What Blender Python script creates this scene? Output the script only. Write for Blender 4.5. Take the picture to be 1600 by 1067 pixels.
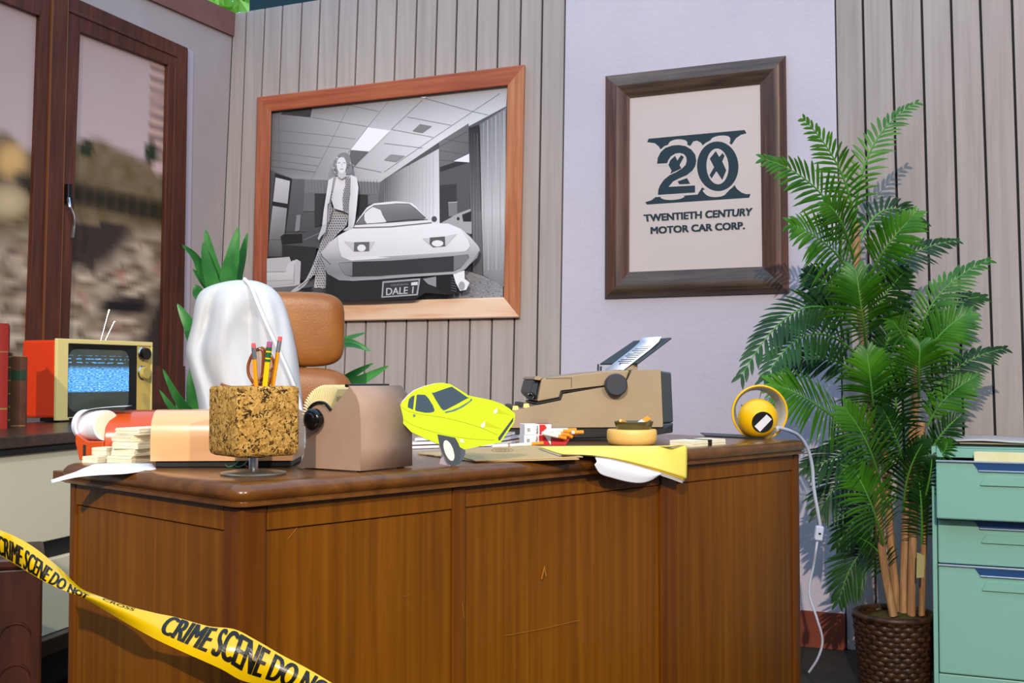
import bpy, math, random
from mathutils import Vector, Matrix, noise
from mathutils.geometry import tessellate_polygon

random.seed(7)
for o in list(bpy.data.objects):
    bpy.data.objects.remove(o)
scene = bpy.context.scene
COL = scene.collection

# ------------------------------------------------------------------ camera
F, CX, CY, EYE = 1750.0, 800.0, 533.5, 0.884
PITCH = math.atan(56.5 / F)
cam_d = bpy.data.cameras.new('camera')
cam_d.sensor_width = 36.0
cam_d.lens = F / 1600.0 * 36.0
cam_d.clip_start = 0.05
cam = bpy.data.objects.new('camera', cam_d)
cam.location = (0, 0, EYE)
cam.rotation_euler = (math.radians(90) + PITCH, 0, 0)
COL.objects.link(cam)
scene.camera = cam

# ------------------------------------------------------------------ light
world = bpy.data.worlds.new('sky')
scene.world = world
world.use_nodes = True
bg = world.node_tree.nodes['Background']
bg.inputs['Color'].default_value = (0.46, 0.70, 1.0, 1)
bg.inputs['Strength'].default_value = 1.6

def spot(name, loc, target, energy, color, size=60, blend=.4, radius=.04):
    l = bpy.data.lights.new(name, 'SPOT')
    l.energy = energy; l.color = color; l.spot_size = math.radians(size)
    l.spot_blend = blend; l.shadow_soft_size = radius
    o = bpy.data.objects.new(name, l)
    o.location = loc
    o.rotation_euler = (Vector(target) - Vector(loc)).to_track_quat('-Z', 'Y').to_euler()
    COL.objects.link(o)

spot('warm_spot', (-1.0, -5.0, 4.25), (0.75, 3.3, 1.05), 2000, (1.0, .82, .64), 38, .7, .04)
spot('warm_spot', (2.3, -3.4, 3.5), (-1.35, 3.2, .95), 760, (1.0, .86, .68), 30, .5, .06)  # fill lamp added to brighten the left wall, credenza and television
la = bpy.data.lights.new('shop_window_daylight', 'AREA')
la.shape = 'RECTANGLE'; la.size = 3.6; la.size_y = 1.6; la.energy = 24; la.color = (.86, .93, 1.0)
lo = bpy.data.objects.new('shop_window_daylight', la)
lo.location = (0.2, -1.6, 2.2)
lo.rotation_euler = (math.radians(72), 0, 0)
COL.objects.link(lo)

vs = scene.view_settings
vs.view_transform = 'Standard'; vs.look = 'None'; vs.gamma = 1.0
vs.use_curve_mapping = False; vs.exposure = 0.0

# ------------------------------------------------------------------ helpers
CAM = Vector((0, 0, EYE))
_cp, _sp = math.cos(PITCH), math.sin(PITCH)

def ray(px, py):
    x, y, z = (px - CX) / F, 1.0, -(py - CY) / F
    return Vector((x, y * _cp - z * _sp, y * _sp + z * _cp))

def at(px, py, d):                      # point seen at a pixel, d metres ahead
    r = ray(px, py)
    return CAM + r * (d / r.y)

def on_z(px, py, z):
    r = ray(px, py)
    return CAM + r * ((z - EYE) / r.z)

def on_plane(px, py, P, n):
    r = ray(px, py)
    return CAM + r * ((P - CAM).dot(n) / r.dot(n))

def S(r, g, b):
    def f(c):
        c /= 255.0
        return c / 12.92 if c <= .04045 else ((c + .055) / 1.055) ** 2.4
    return (f(r), f(g), f(b), 1)

def lerp(a, b, t): return a + (b - a) * t

def interp(xs, ys, x):
    if x <= xs[0]: return ys[0] + (ys[1] - ys[0]) / (xs[1] - xs[0]) * (x - xs[0])
    for i in range(len(xs) - 1):
        if x <= xs[i + 1] or i == len(xs) - 2:
            return ys[i] + (ys[i + 1] - ys[i]) / (xs[i + 1] - xs[i]) * (x - xs[i])

def catmull(pts, n=6, closed=False):
    out = []
    N = len(pts)
    pts = [Vector(p) for p in pts]
    rng = range(N) if closed else range(N - 1)
    for i in rng:
        if closed:
            p0, p1, p2, p3 = pts[i - 1], pts[i], pts[(i + 1) % N], pts[(i + 2) % N]
        else:
            p0, p1, p2, p3 = pts[max(i - 1, 0)], pts[i], pts[i + 1], pts[min(i + 2, N - 1)]
        for k in range(n):
            t = k / n
            out.append(.5 * ((2 * p1) + (p2 - p0) * t + (2 * p0 - 5 * p1 + 4 * p2 - p3) * t * t
                             + (3 * p1 - p0 - 3 * p2 + p3) * t ** 3))
    if not closed: out.append(pts[-1])
    return out

class MB:
    def __init__(s): s.v = []; s.f = []; s.m = []
    def add(s, vs, fs, m=0):
        b = len(s.v)
        s.v += [Vector(p) for p in vs]
        s.f += [tuple(i + b for i in f) for f in fs]
        s.m += [m] * len(fs)
        return s
    def box(s, x0, x1, y0, y1, z0, z1, M=None, m=0):
        p = [(x0, y0, z0), (x1, y0, z0), (x1, y1, z0), (x0, y1, z0), (x0, y0, z1), (x1, y0, z1), (x1, y1, z1), (x0, y1, z1)]
        p = [Vector(q) for q in p]
        if M: p = [M @ q for q in p]
        return s.add(p, [(0, 3, 2, 1), (4, 5, 6, 7), (0, 1, 5, 4), (1, 2, 6, 5), (2, 3, 7, 6), (3, 0, 4, 7)], m)
    def prism(s, poly, ext, m=0, mside=None):
        n = len(poly)
        poly = [Vector(p) for p in poly]; ext = Vector(ext)
        tris = tessellate_polygon([poly])
        # orient the caps so that the front looks away from ext
        if tris:
            a, b, c = tris[0]
            if (poly[b] - poly[a]).cross(poly[c] - poly[a]).dot(ext) > 0:
                tris = [t[::-1] for t in tris]
        area = Vector((0, 0, 0))
        for i in range(n): area += poly[i].cross(poly[(i + 1) % n])
        flip = area.dot(ext) > 0
        vs = poly + [p + ext for p in poly]
        s.add(vs, list(tris) + [tuple(i + n for i in t[::-1]) for t in tris], m)
        b = len(s.v) - 2 * n
        for i in range(n):
            j = (i + 1) % n
            q = (b + i, b + j, b + n + j, b + n + i)
            if not flip: q = q[::-1]
            s.f.append(q); s.m.append(m if mside is None else mside)
        return s
    def tube(s, path, r, n=8, m=0, caps=True):
        path = [Vector(p) for p in path]
        rs = r if isinstance(r, (list, tuple)) else [r] * len(path)
        rings = []
        up = None
        for i, p in enumerate(path):
            t = (path[min(i + 1, len(path) - 1)] - path[max(i - 1, 0)])
            if t.length < 1e-9: t = Vector((0, 0, 1))
            t.normalize()
            if up is None:
                up = Vector((0, 0, 1)) if abs(t.z) < .9 else Vector((1, 0, 0))
            a = t.cross(up)
            if a.length < 1e-6: a = t.cross(Vector((1, 0, 0)))
            a.normalize(); up = a.cross(t).normalized()
            rings.append([p + (a * math.cos(2 * math.pi * k / n) + up * math.sin(2 * math.pi * k / n)) * rs[i] for k in range(n)])
        s.rings(rings, True, m)
        if caps:
            b = len(s.v)
            s.add(rings[0], [tuple(range(n))], m)
            s.add(rings[-1], [tuple(range(n - 1, -1, -1))], m)
        return s
    def rings(s, rings, closed, m=0):
        n = len(rings[0]); fs = []
        for i in range(len(rings) - 1):
            for k in range(n if closed else n - 1):
                k2 = (k + 1) % n
                fs.append((i * n + k, (i + 1) * n + k, (i + 1) * n + k2, i * n + k2))
        return s.add([p for r in rings for p in r], fs, m)
    def lathe(s, prof, n=32, M=None, m=0):
        rings = []
        for r, z in prof:
            ring = [Vector((r * math.cos(2 * math.pi * k / n), r * math.sin(2 * math.pi * k / n), z)) for k in range(n)]
            if M: ring = [M @ p for p in ring]
            rings.append(ring)
        n0 = len(s.f)
        s.rings(rings, True, m)
        for i in range(n0, len(s.f)): s.f[i] = s.f[i][::-1]
        return s
    def disc(s, c, a, b, n=24, m=0):
        c = Vector(c); a = Vector(a); b = Vector(b)
        return s.add([c + a * math.cos(2 * math.pi * k / n) + b * math.sin(2 * math.pi * k / n) for k in range(n)], [tuple(range(n))], m)
    def build(s, name, mats, parent=None, smooth=None, bevel=0, solid=0, subsurf=0):
        me = bpy.data.meshes.new(name)
        xs = [p.x for p in s.v]; ys = [p.y for p in s.v]; zs = [p.z for p in s.v]
        c = Vector(((min(xs) + max(xs)) / 2, (min(ys) + max(ys)) / 2, min(zs)))
        me.from_pydata([p - c for p in s.v], [], s.f)
        if not isinstance(mats, (list, tuple)): mats = [mats]
        for m in mats: me.materials.append(m)
        if len(mats) > 1:
            me.polygons.foreach_set('material_index', s.m)
        me.update()
        if smooth is not None:
            me.polygons.foreach_set('use_smooth', [True] * len(me.polygons))
            me.set_sharp_from_angle(angle=math.radians(smooth))
        o = bpy.data.objects.new(name, me)
        COL.objects.link(o)
        o.location = c
        W[o] = Matrix.Translation(c)
        if parent:
            o.parent = parent
            o.matrix_parent_inverse = W[parent].inverted()
        if solid:
            md = o.modifiers.new('solid', 'SOLIDIFY'); md.thickness = solid; md.offset = 0
        if bevel:
            md = o.modifiers.new('bevel', 'BEVEL'); md.width = bevel; md.segments = 2
            md.limit_method = 'ANGLE'; md.angle_limit = math.radians(40)
        if subsurf:
            md = o.modifiers.new('sub', 'SUBSURF'); md.levels = subsurf; md.render_levels = subsurf
        return o

W = {}
MBase = MB

def tag(o, label, cat, group=None):
    o['label'] = label; o['category'] = cat
    if group: o['group'] = group
    return o

def thing(name, loc, label, cat, group=None):
    o = bpy.data.objects.new(name, None)
    o.empty_display_size = .05
    COL.objects.link(o); o.location = loc
    W[o] = Matrix.Translation(Vector(loc))
    return tag(o, label, cat, group)

def structure(o, label=None, cat=None):
    o['kind'] = 'structure'
    if label: o['label'] = label
    if cat: o['category'] = cat
    return o

# ------------------------------------------------------------------ materials
def newmat(name):
    m = bpy.data.materials.new(name); m.use_nodes = True
    nt = m.node_tree
    return m, nt, nt.nodes['Principled BSDF']

def setp(b, rough, spec=.5, metal=0, coat=0, coat_rough=.1):
    b.inputs['Roughness'].default_value = rough
    b.inputs['Specular IOR Level'].default_value = spec
    b.inputs['Metallic'].default_value = metal
    b.inputs['Coat Weight'].default_value = coat
    b.inputs['Coat Roughness'].default_value = coat_rough

def N(nt, typ, **kw):
    n = nt.nodes.new(typ)
    for k, v in kw.items(): setattr(n, k, v)
    return n

def position(nt, rotz=0, scale=(1, 1, 1)):
    g = N(nt, 'ShaderNodeNewGeometry')
    mp = N(nt, 'ShaderNodeMapping')
    mp.inputs['Rotation'].default_value = (0, 0, rotz)
    mp.inputs['Scale'].default_value = scale
    nt.links.new(g.outputs['Position'], mp.inputs['Vector'])
    return mp.outputs['Vector']

def mat(name, col, rough=.5, spec=.4, metal=0, col2=None, nscale=20, bump=0, bscale=60, coat=0, stretch=(1, 1, 1), trans=0):
    m, nt, b = newmat(name)
    setp(b, rough, spec, metal, coat)
    b.inputs['Base Color'].default_value = col
    if col2:
        nz = N(nt, 'ShaderNodeTexNoise'); nz.inputs['Scale'].default_value = nscale; nz.inputs['Detail'].default_value = 4
        nt.links.new(position(nt, 0, stretch), nz.inputs['Vector'])
        r = N(nt, 'ShaderNodeValToRGB')
        r.color_ramp.elements[0].position = .35; r.color_ramp.elements[0].color = col
        r.color_ramp.elements[1].position = .68; r.color_ramp.elements[1].color = col2
        nt.links.new(nz.outputs['Fac'], r.inputs['Fac'])
        nt.links.new(r.outputs['Color'], b.inputs['Base Color'])
    if bump:
        nz2 = N(nt, 'ShaderNodeTexNoise'); nz2.inputs['Scale'].default_value = bscale; nz2.inputs['Detail'].default_value = 3
        nt.links.new(position(nt), nz2.inputs['Vector'])
        bp = N(nt, 'ShaderNodeBump'); bp.inputs['Strength'].default_value = bump; bp.inputs['Distance'].default_value = .004
        nt.links.new(nz2.outputs['Fac'], bp.inputs['Height'])
        nt.links.new(bp.outputs['Normal'], b.inputs['Normal'])
    if trans:
        b.inputs['Transmission Weight'].default_value = trans
    return m

def wood(name, dark, mid, light, rotz=0, scale=(40, 40, 2.2), rough=.35, coat=0, spec=.4, big=3.0):
    m, nt, b = newmat(name)
    setp(b, rough, spec, 0, coat, .15)
    vec = position(nt, rotz, scale)
    nz = N(nt, 'ShaderNodeTexNoise'); nz.inputs['Scale'].default_value = 1.0; nz.inputs['Detail'].default_value = 6
    nz.inputs['Roughness'].default_value = .62; nz.inputs['Distortion'].default_value = .35
    nt.links.new(vec, nz.inputs['Vector'])
    nb = N(nt, 'ShaderNodeTexNoise'); nb.inputs['Scale'].default_value = big; nb.inputs['Detail'].default_value = 2
    nt.links.new(position(nt, rotz, (1, 1, .35)), nb.inputs['Vector'])
    mx = N(nt, 'ShaderNodeMix'); mx.inputs['Factor'].default_value = .35
    nt.links.new(nz.outputs['Fac'], mx.inputs[2]); nt.links.new(nb.outputs['Fac'], mx.inputs[3])
    r = N(nt, 'ShaderNodeValToRGB')
    e = r.color_ramp.elements
    e[0].position = .33; e[0].color = dark
    e[1].position = .68; e[1].color = light
    k = e.new(.5); k.color = mid
    nt.links.new(mx.outputs[0], r.inputs['Fac'])
    nt.links.new(r.outputs['Color'], b.inputs['Base Color'])
    bp = N(nt, 'ShaderNodeBump'); bp.inputs['Strength'].default_value = .06; bp.inputs['Distance'].default_value = .002
    nt.links.new(nz.outputs['Fac'], bp.inputs['Height']); nt.links.new(bp.outputs['Normal'], b.inputs['Normal'])
    return m

def printmat(name, rough=.45, spec=.3, grain=0):
    m, nt, b = newmat(name)
    setp(b, rough, spec)
    a = N(nt, 'ShaderNodeAttribute', attribute_name='Col')
    if grain:
        nz = N(nt, 'ShaderNodeTexNoise'); nz.inputs['Scale'].default_value = 450; nz.inputs['Detail'].default_value = 2
        nt.links.new(position(nt), nz.inputs['Vector'])
        mr = N(nt, 'ShaderNodeMapRange'); mr.inputs[3].default_value = 1 - grain; mr.inputs[4].default_value = 1 + grain
        nt.links.new(nz.outputs['Fac'], mr.inputs[0])
        mm = N(nt, 'ShaderNodeVectorMath', operation='SCALE')
        nt.links.new(a.outputs['Color'], mm.inputs[0]); nt.links.new(mr.outputs[0], mm.inputs['Scale'])
        nt.links.new(mm.outputs[0], b.inputs['Base Color'])
    else:
        nt.links.new(a.outputs['Color'], b.inputs['Base Color'])
    return m

DA = math.radians(46)                    # desk heading
M = {}
M['plaster'] = mat('lilac_plaster', S(200, 194, 208), .85, .15, col2=S(207, 200, 213), nscale=3, bump=.35, bscale=55)
M['plank'] = wood('greige_plank', S(156, 146, 142), S(173, 163, 159), S(184, 174, 170), scale=(45, 45, 1.6), rough=.65, spec=.2, big=1.5)
M['groove'] = mat('groove', S(52, 52, 56), .9, .1)
M['leftwall'] = mat('mauve_wall', S(172, 160, 160), .85, .15, col2=S(180, 168, 168), nscale=3, bump=.3, bscale=55)
M['trimred'] = mat('red_brown_trim', S(128, 86, 80), .7, .2, col2=S(140, 98, 90), nscale=5)
M['baseboard'] = mat('red_baseboard', S(120, 58, 44), .6, .2, col2=S(132, 68, 50), nscale=8)
M['hall'] = mat('added_hall_wall', S(128, 118, 106), .85, .2)
M['floor'] = mat('dark_floor', S(46, 42, 36), .75, .2, col2=S(58, 52, 44), nscale=9)
M['mahogany'] = wood('mahogany', S(56, 28, 20), S(84, 42, 30), S(108, 58, 42), scale=(60, 60, 3), rough=.45)
M['goldline'] = mat('gold_line', S(128, 80, 46), .4, .4)
M['reveal'] = mat('pale_reveal', S(182, 172, 184), .8, .2)
M['print'] = printmat('matte_print', .6, .2)
M['bwprint'] = printmat('photo_print', .5, .25, .05)
M['paperprint'] = printmat('paper_print', .7, .2, .04)
M['fr_top'] = wood('frame_top', S(140, 66, 42), S(168, 88, 58), S(186, 108, 74), scale=(2, 2, 60), rough=.5)  # tones of the four sides paint in the frame's printed light and shade
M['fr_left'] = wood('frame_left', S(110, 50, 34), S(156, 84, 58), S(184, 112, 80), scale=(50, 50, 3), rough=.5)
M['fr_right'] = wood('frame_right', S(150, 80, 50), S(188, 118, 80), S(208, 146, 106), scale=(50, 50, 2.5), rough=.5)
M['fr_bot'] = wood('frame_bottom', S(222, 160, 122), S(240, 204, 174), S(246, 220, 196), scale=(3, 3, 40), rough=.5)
M['frame2'] = wood('dark_frame', S(54, 42, 38), S(92, 62, 52), S(128, 86, 72), scale=(70, 70, 3), rough=.38, coat=.15)
M['frame2h'] = wood('dark_frame_rail', S(58, 47, 42), S(88, 72, 62), S(112, 92, 80), scale=(4, 4, 90), rough=.38, coat=.15)
M['desk'] = wood('desk_veneer', S(92, 50, 2), S(114, 66, 4), S(134, 82, 10), scale=(55, 55, 1.4), rough=.36, coat=.06, spec=.22)
M['deskpost'] = wood('desk_solid', S(84, 42, 4), S(104, 56, 6), S(122, 70, 12), scale=(70, 70, 2), rough=.36, coat=.06, spec=.22)
M['desktop'] = wood('desk_top', S(72, 40, 10), S(98, 58, 16), S(120, 76, 26), rotz=-DA, scale=(2.0, 45, 45), rough=.28, coat=.35, spec=.4)
M['black'] = mat('black_plastic', S(24, 24, 26), .45, .4)
M['glossblack'] = mat('gloss_black', S(14, 14, 15), .15, .5)
M['bluegrey'] = mat('dark_blue_plastic', S(44, 54, 64), .4, .4)
M['knobgrey'] = mat('grey_knob', S(52, 55, 63), .5, .35)
M['chrome'] = mat('chrome', S(205, 205, 208), .18, .5, 1)
M['brushed'] = mat('brushed_steel', S(168, 162, 146), .32, .5, .9)
M['chromestrip'] = mat('chrome_strip', S(190, 206, 226), .25, .5, .55)
M['bluechrome'] = mat('blue_chrome', S(52, 92, 146), .22, .5, .3)
M['leather'] = mat('tan_leather', S(138, 82, 30), .38, .45, col2=S(158, 100, 42), nscale=9, bump=.12, bscale=220)
M['cloth'] = mat('white_cloth', S(202, 206, 213), .8, .2, col2=S(210, 211, 212), nscale=6, bump=.08, bscale=300)
M['clothtrim'] = mat('white_piping', S(236, 238, 244), .6, .3)
M['leaf'] = mat('dracaena_leaf', S(40, 104, 46), .38, .4, col2=S(66, 140, 66), nscale=14)
M['stem'] = mat('plant_stem', S(96, 88, 52), .7, .2)
M['terracotta'] = mat('dark_pot', S(52, 44, 40), .7, .3)
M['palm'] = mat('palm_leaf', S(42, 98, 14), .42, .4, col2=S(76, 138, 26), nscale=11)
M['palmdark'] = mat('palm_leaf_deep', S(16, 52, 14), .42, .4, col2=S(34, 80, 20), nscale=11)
M['rachis'] = mat('palm_rib', S(92, 158, 58), .5, .3)
M['cane'] = wood('cane', S(116, 76, 44), S(168, 124, 82), S(200, 160, 114), scale=(90, 90, 5), rough=.6)
M['basket'] = mat('basket', S(40, 22, 12), .45, .4, col2=S(74, 44, 22), nscale=60)
M['moss'] = mat('moss', S(88, 80, 44), .95, .1, col2=S(58, 56, 30), nscale=90, bump=.8, bscale=200)
M['tag'] = mat('paper_tag', S(176, 164, 116), .8, .2)
M['mint'] = mat('mint_enamel', S(136, 190, 172), .32, .45, col2=S(140, 194, 178), nscale=2, coat=.2)
M['cream'] = mat('cream_paper', S(236, 228, 196), .8, .2, col2=S(244, 238, 212), nscale=60)
M['filecream'] = mat('file_folder', S(236, 222, 168), .8, .2, col2=S(242, 232, 190), nscale=30)
M['white'] = mat('white_paper', S(232, 233, 240), .75, .2)
M['band'] = mat('black_band', S(48, 40, 34), .7, .2)
M['yellowpaper'] = mat('yellow_paper', S(240, 224, 104), .75, .2, col2=S(243, 229, 116), nscale=8)
M['goldpaper'] = mat('gold_paper', S(246, 200, 50), .75, .2)
M['manila'] = mat('manila', S(190, 160, 112), .75, .2, col2=S(200, 172, 124), nscale=8)
M['stamp'] = mat('stamp_ink', S(132, 110, 80), .8, .1)
M['orange'] = mat('orange_plastic', S(190, 74, 24), .22, .5, coat=.4)
M['peach'] = mat('peach_plastic', S(226, 170, 118), .2, .5, col2=S(229, 174, 122), nscale=3, coat=.5)
M['tan'] = mat('tan_enamel', S(158, 130, 112), .5, .35, col2=S(162, 134, 115), nscale=40, bump=.1, bscale=900)
M['taupe'] = mat('taupe_case', S(158, 138, 110), .55, .3, col2=S(164, 144, 116), nscale=14, bump=.08, bscale=900)
M['taupedark'] = mat('taupe_inside', S(108, 94, 78), .6, .3)
M['brass'] = mat('brass_key', S(182, 150, 76), .3, .5, .6)
M['lampyellow'] = mat('yellow_enamel', S(250, 194, 10), .3, .45, coat=.2)
M['lampwhite'] = mat('lamp_white', S(208, 208, 200), .5, .3)
M['cord'] = mat('white_cord', S(206, 214, 236), .5, .3)
M['boxyellow'] = mat('pale_wood', S(236, 188, 100), .45, .35, col2=S(242, 198, 116), nscale=12)
M['olive'] = mat('olive_glass', S(84, 76, 44), .15, .5, coat=.3)
M['cigwhite'] = mat('cigarette_paper', S(238, 236, 230), .8, .2)
M['cigfilter'] = mat('cigarette_filter', S(236, 158, 58), .7, .2, col2=S(222, 140, 42), nscale=300)
M['cigend'] = mat('filter_end', S(240, 214, 160), .8, .2)
M['packwhite'] = mat('pack_white', S(236, 234, 232), .5, .35)
M['packred'] = mat('pack_red', S(196, 32, 36), .4, .4)
M['packblack'] = mat('pack_ink', S(60, 60, 64), .6, .2)
M['foam'] = mat('foam_board', S(238, 226, 230), .7, .2)
M['carlime'] = mat('lime_print', S(206, 232, 40), .5, .3)
M['carlime2'] = mat('lime_print_dim', S(198, 208, 34), .5, .3)
M['carline'] = mat('lime_line', S(158, 160, 40), .5, .3)
M['carglass'] = mat('slate_print', S(66, 86, 100), .45, .3)
M['carslate'] = mat('slate_print_light', S(98, 128, 128), .45, .3)
M['cartyre'] = mat('tyre_print', S(72, 80, 86), .45, .3)
M['cartyre2'] = mat('tyre_print_side', S(84, 92, 106), .45, .3)
M['carwhite'] = mat('white_print', S(236, 236, 218), .45, .3)
M['tvred'] = mat('tv_red', S(232, 62, 10), .35, .4)
M['tvcream'] = mat('tv_cream', S(244, 224, 146), .4, .4)
M['tvgold'] = mat('tv_panel', S(218, 188, 98), .45, .4)
M['redcloth'] = mat('red_book', S(150, 44, 34), .7, .2)
M['brownbook'] = mat('brown_book', S(84, 48, 32), .6, .3, col2=S(98, 58, 40), nscale=30)
M['darkbook'] = mat('dark_book', S(56, 48, 32), .6, .3)
M['greenlabel'] = mat('green_label', S(36, 62, 36), .6, .3)
M['gilt'] = mat('gilt', S(140, 112, 58), .5, .4)
M['walnut'] = wood('dark_walnut', S(40, 28, 20), S(62, 44, 32), S(84, 62, 46), rotz=-math.radians(77), scale=(3, 50, 50), rough=.35, coat=.2)
M['creampanel'] = mat('cream_panel', S(226, 220, 188), .55, .3, col2=S(231, 225, 196), nscale=3)
M['carved'] = wood('carved_wood', S(34, 14, 8), S(56, 24, 14), S(74, 34, 20), scale=(40, 40, 6), rough=.4)
M['tapeyellow'] = mat('tape_yellow', S(208, 170, 2), .18, .5, coat=.3)
M['tapeblack'] = mat('tape_black', S(20, 17, 8), .3, .4)
M['pencil'] = mat('pencil_orange', S(246, 156, 20), .35, .4)
M['pencilyellow'] = mat('pencil_yellow', S(250, 200, 12), .35, .4)
M['eraser'] = mat('eraser_pink', S(222, 92, 92), .8, .2)
M['eraserpurple'] = mat('eraser_purple', S(166, 84, 124), .8, .2)
M['ferrule'] = mat('ferrule', S(206, 210, 214), .25, .5, .9)
M['ferrulegreen'] = mat('ferrule_green', S(30, 98, 50), .35, .4)
M['amber'] = mat('amber_frame', S(134, 72, 34), .2, .5, coat=.3)
M['lens'] = mat('tinted_lens', S(214, 178, 158), .15, .5, trans=.5)
M['beam'] = mat('teal_beam', S(20, 54, 58), .6, .3)
M['treeleaf'] = mat('tree_leaf', S(150, 200, 60), .6, .3, col2=S(196, 232, 110), nscale=4)
M['bark'] = mat('bark', S(90, 78, 60), .9, .2)
M['wire'] = mat('green_wire', S(30, 120, 80), .4, .4)
M['wirered'] = mat('red_wire', S(160, 40, 50), .4, .4)
M['scratch'] = mat('bare_scratch', S(156, 102, 32), .6, .2)

def corkmat():
    m, nt, b = newmat('cork')
    setp(b, .8, .2)
    vec = position(nt)
    nz = N(nt, 'ShaderNodeTexNoise'); nz.inputs['Scale'].default_value = 140; nz.inputs['Detail'].default_value = 4
    nt.links.new(vec, nz.inputs['Vector'])
    add = N(nt, 'ShaderNodeVectorMath', operation='SCALE'); add.inputs['Scale'].default_value = .022
    nt.links.new(nz.outputs['Color'], add.inputs[0])
    ad2 = N(nt, 'ShaderNodeVectorMath', operation='ADD')
    nt.links.new(vec, ad2.inputs[0]); nt.links.new(add.outputs[0], ad2.inputs[1])
    vo = N(nt, 'ShaderNodeTexVoronoi'); vo.inputs['Scale'].default_value = 260
    nt.links.new(ad2.outputs[0], vo.inputs['Vector'])
    r = N(nt, 'ShaderNodeValToRGB'); r.color_ramp.interpolation = 'LINEAR'
    e = r.color_ramp.elements
    e[0].position = .08; e[0].color = S(48, 34, 12)
    e[1].position = .95; e[1].color = S(206, 164, 92)
    for p, c in ((.16, S(84, 60, 22)), (.26, S(152, 112, 50)), (.6, S(178, 136, 66))):
        k = e.new(p); k.color = c
    sep = N(nt, 'ShaderNodeSeparateColor')
    nt.links.new(vo.outputs['Color'], sep.inputs[0]); nt.links.new(sep.outputs[0], r.inputs['Fac'])
    nt.links.new(r.outputs['Color'], b.inputs['Base Color'])
    bp = N(nt, 'ShaderNodeBump'); bp.inputs['Strength'].default_value = .4; bp.inputs['Distance'].default_value = .001
    nt.links.new(vo.outputs['Distance'], bp.inputs['Height']); nt.links.new(bp.outputs['Normal'], b.inputs['Normal'])
    return m
M['cork'] = corkmat()

# ------------------------------------------------------------------ lettering and prints
def text2d(body, bold=0.0):
    cu = bpy.data.curves.new('text', 'FONT')
    cu.body = body; cu.offset = bold; cu.resolution_u = 4
    ob = bpy.data.objects.new('text', cu)
    me = bpy.data.meshes.new_from_object(ob)
    vs = [v.co.copy() for v in me.vertices]
    fs = [tuple(p.vertices) for p in me.polygons]
    bpy.data.objects.remove(ob); bpy.data.curves.remove(cu); bpy.data.meshes.remove(me)
    x0 = min(v.x for v in vs); x1 = max(v.x for v in vs)
    y0 = min(v.y for v in vs); y1 = max(v.y for v in vs)
    return [((v.x - x0) / (x1 - x0), (v.y - y0) / (y1 - y0)) for v in vs], fs

def quadmap(q, u, v):                    # q = TL TR BR BL, v up
    tl, tr, br, bl = [Vector(p) for p in q]
    return (bl * (1 - u) + br * u) * (1 - v) + (tl * (1 - u) + tr * u) * v

class Print:
    """flat printed picture lying on a plane; ink areas given in the picture's own outline"""
    def __init__(s, plane, base=.003, step=.00012):
        s.pl = plane; s.off = base; s.step = step
        s.v = []; s.f = []; s.c = []
    def poly(s, pts, col):
        s.off += s.step
        n = len(pts)
        cols = col if isinstance(col, list) else [col] * n
        P = [s.pl(p[0], p[1], s.off) for p in pts]
        tris = tessellate_polygon([[Vector((p[0], -p[1], 0)) for p in pts]])
        b = len(s.v)
        s.v += P; s.c += cols
        for a, bb, c in tris:
            nrm = (P[bb] - P[a]).cross(P[c] - P[a])
            t = (a, bb, c) if nrm.dot(CAM - P[a]) > 0 else (a, c, bb)
            s.f.append(tuple(i + b for i in t))
    def line(s, pts, w, col):
        pts = [Vector((p[0], p[1])) for p in pts]
        s.off += s.step
        for a, b in zip(pts[:-1], pts[1:]):
            d = (b - a); 
            if d.length < 1e-6: continue
            nn = Vector((-d.y, d.x)).normalized() * w / 2
            q = [a + nn, b + nn, b - nn, a - nn]
            P = [s.pl(p.x, p.y, s.off) for p in q]
            i = len(s.v); s.v += P; s.c += [col] * 4
            if (P[1] - P[0]).cross(P[2] - P[0]).dot(CAM - P[0]) > 0: s.f.append((i, i + 1, i + 2, i + 3))
            else: s.f.append((i + 3, i + 2, i + 1, i))
    def ellipse(s, c, rx, ry, col, tilt=0, n=28):
        ct, st = math.cos(tilt), math.sin(tilt)
        s.poly([(c[0] + rx * math.cos(a) * ct - ry * math.sin(a) * st, c[1] + rx * math.cos(a) * st + ry * math.sin(a) * ct)
                for a in [2 * math.pi * k / n for k in range(n)]], col)
    def text(s, body, q, col, bold=0.0):
        vs, fs = text2d(body)
        steps = [(0, 0)] if not bold else [(i * bold, j * bold * .5) for i in (-1, -.33, .33, 1) for j in (-1, 1)]
        for dx, dy in steps:
            s.off += s.step * .2
            b = len(s.v)
            for u, v in vs:
                p = quadmap(q, u, v)
                s.v.append(s.pl(p.x + dx, p.y + dy, s.off)); s.c.append(col)
            s.f += [tuple(i + b for i in f) for f in fs]
    def build(s, name, m, parent):
        me = bpy.data.meshes.new(name)
        c = sum(s.v, Vector()) / len(s.v)
        me.from_pydata([p - c for p in s.v], [], s.f)
        at_ = me.color_attributes.new('Col', 'FLOAT_COLOR', 'POINT')
        for i, k in enumerate(s.c): at_.data[i].color = k
        me.materials.append(m); me.update()
        o = bpy.data.objects.new(name, me); COL.objects.link(o)
        o.location = c; W[o] = Matrix.Translation(c)
        if parent:
            o.parent = parent; o.matrix_parent_inverse = W[parent].inverted()
        return o

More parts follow.
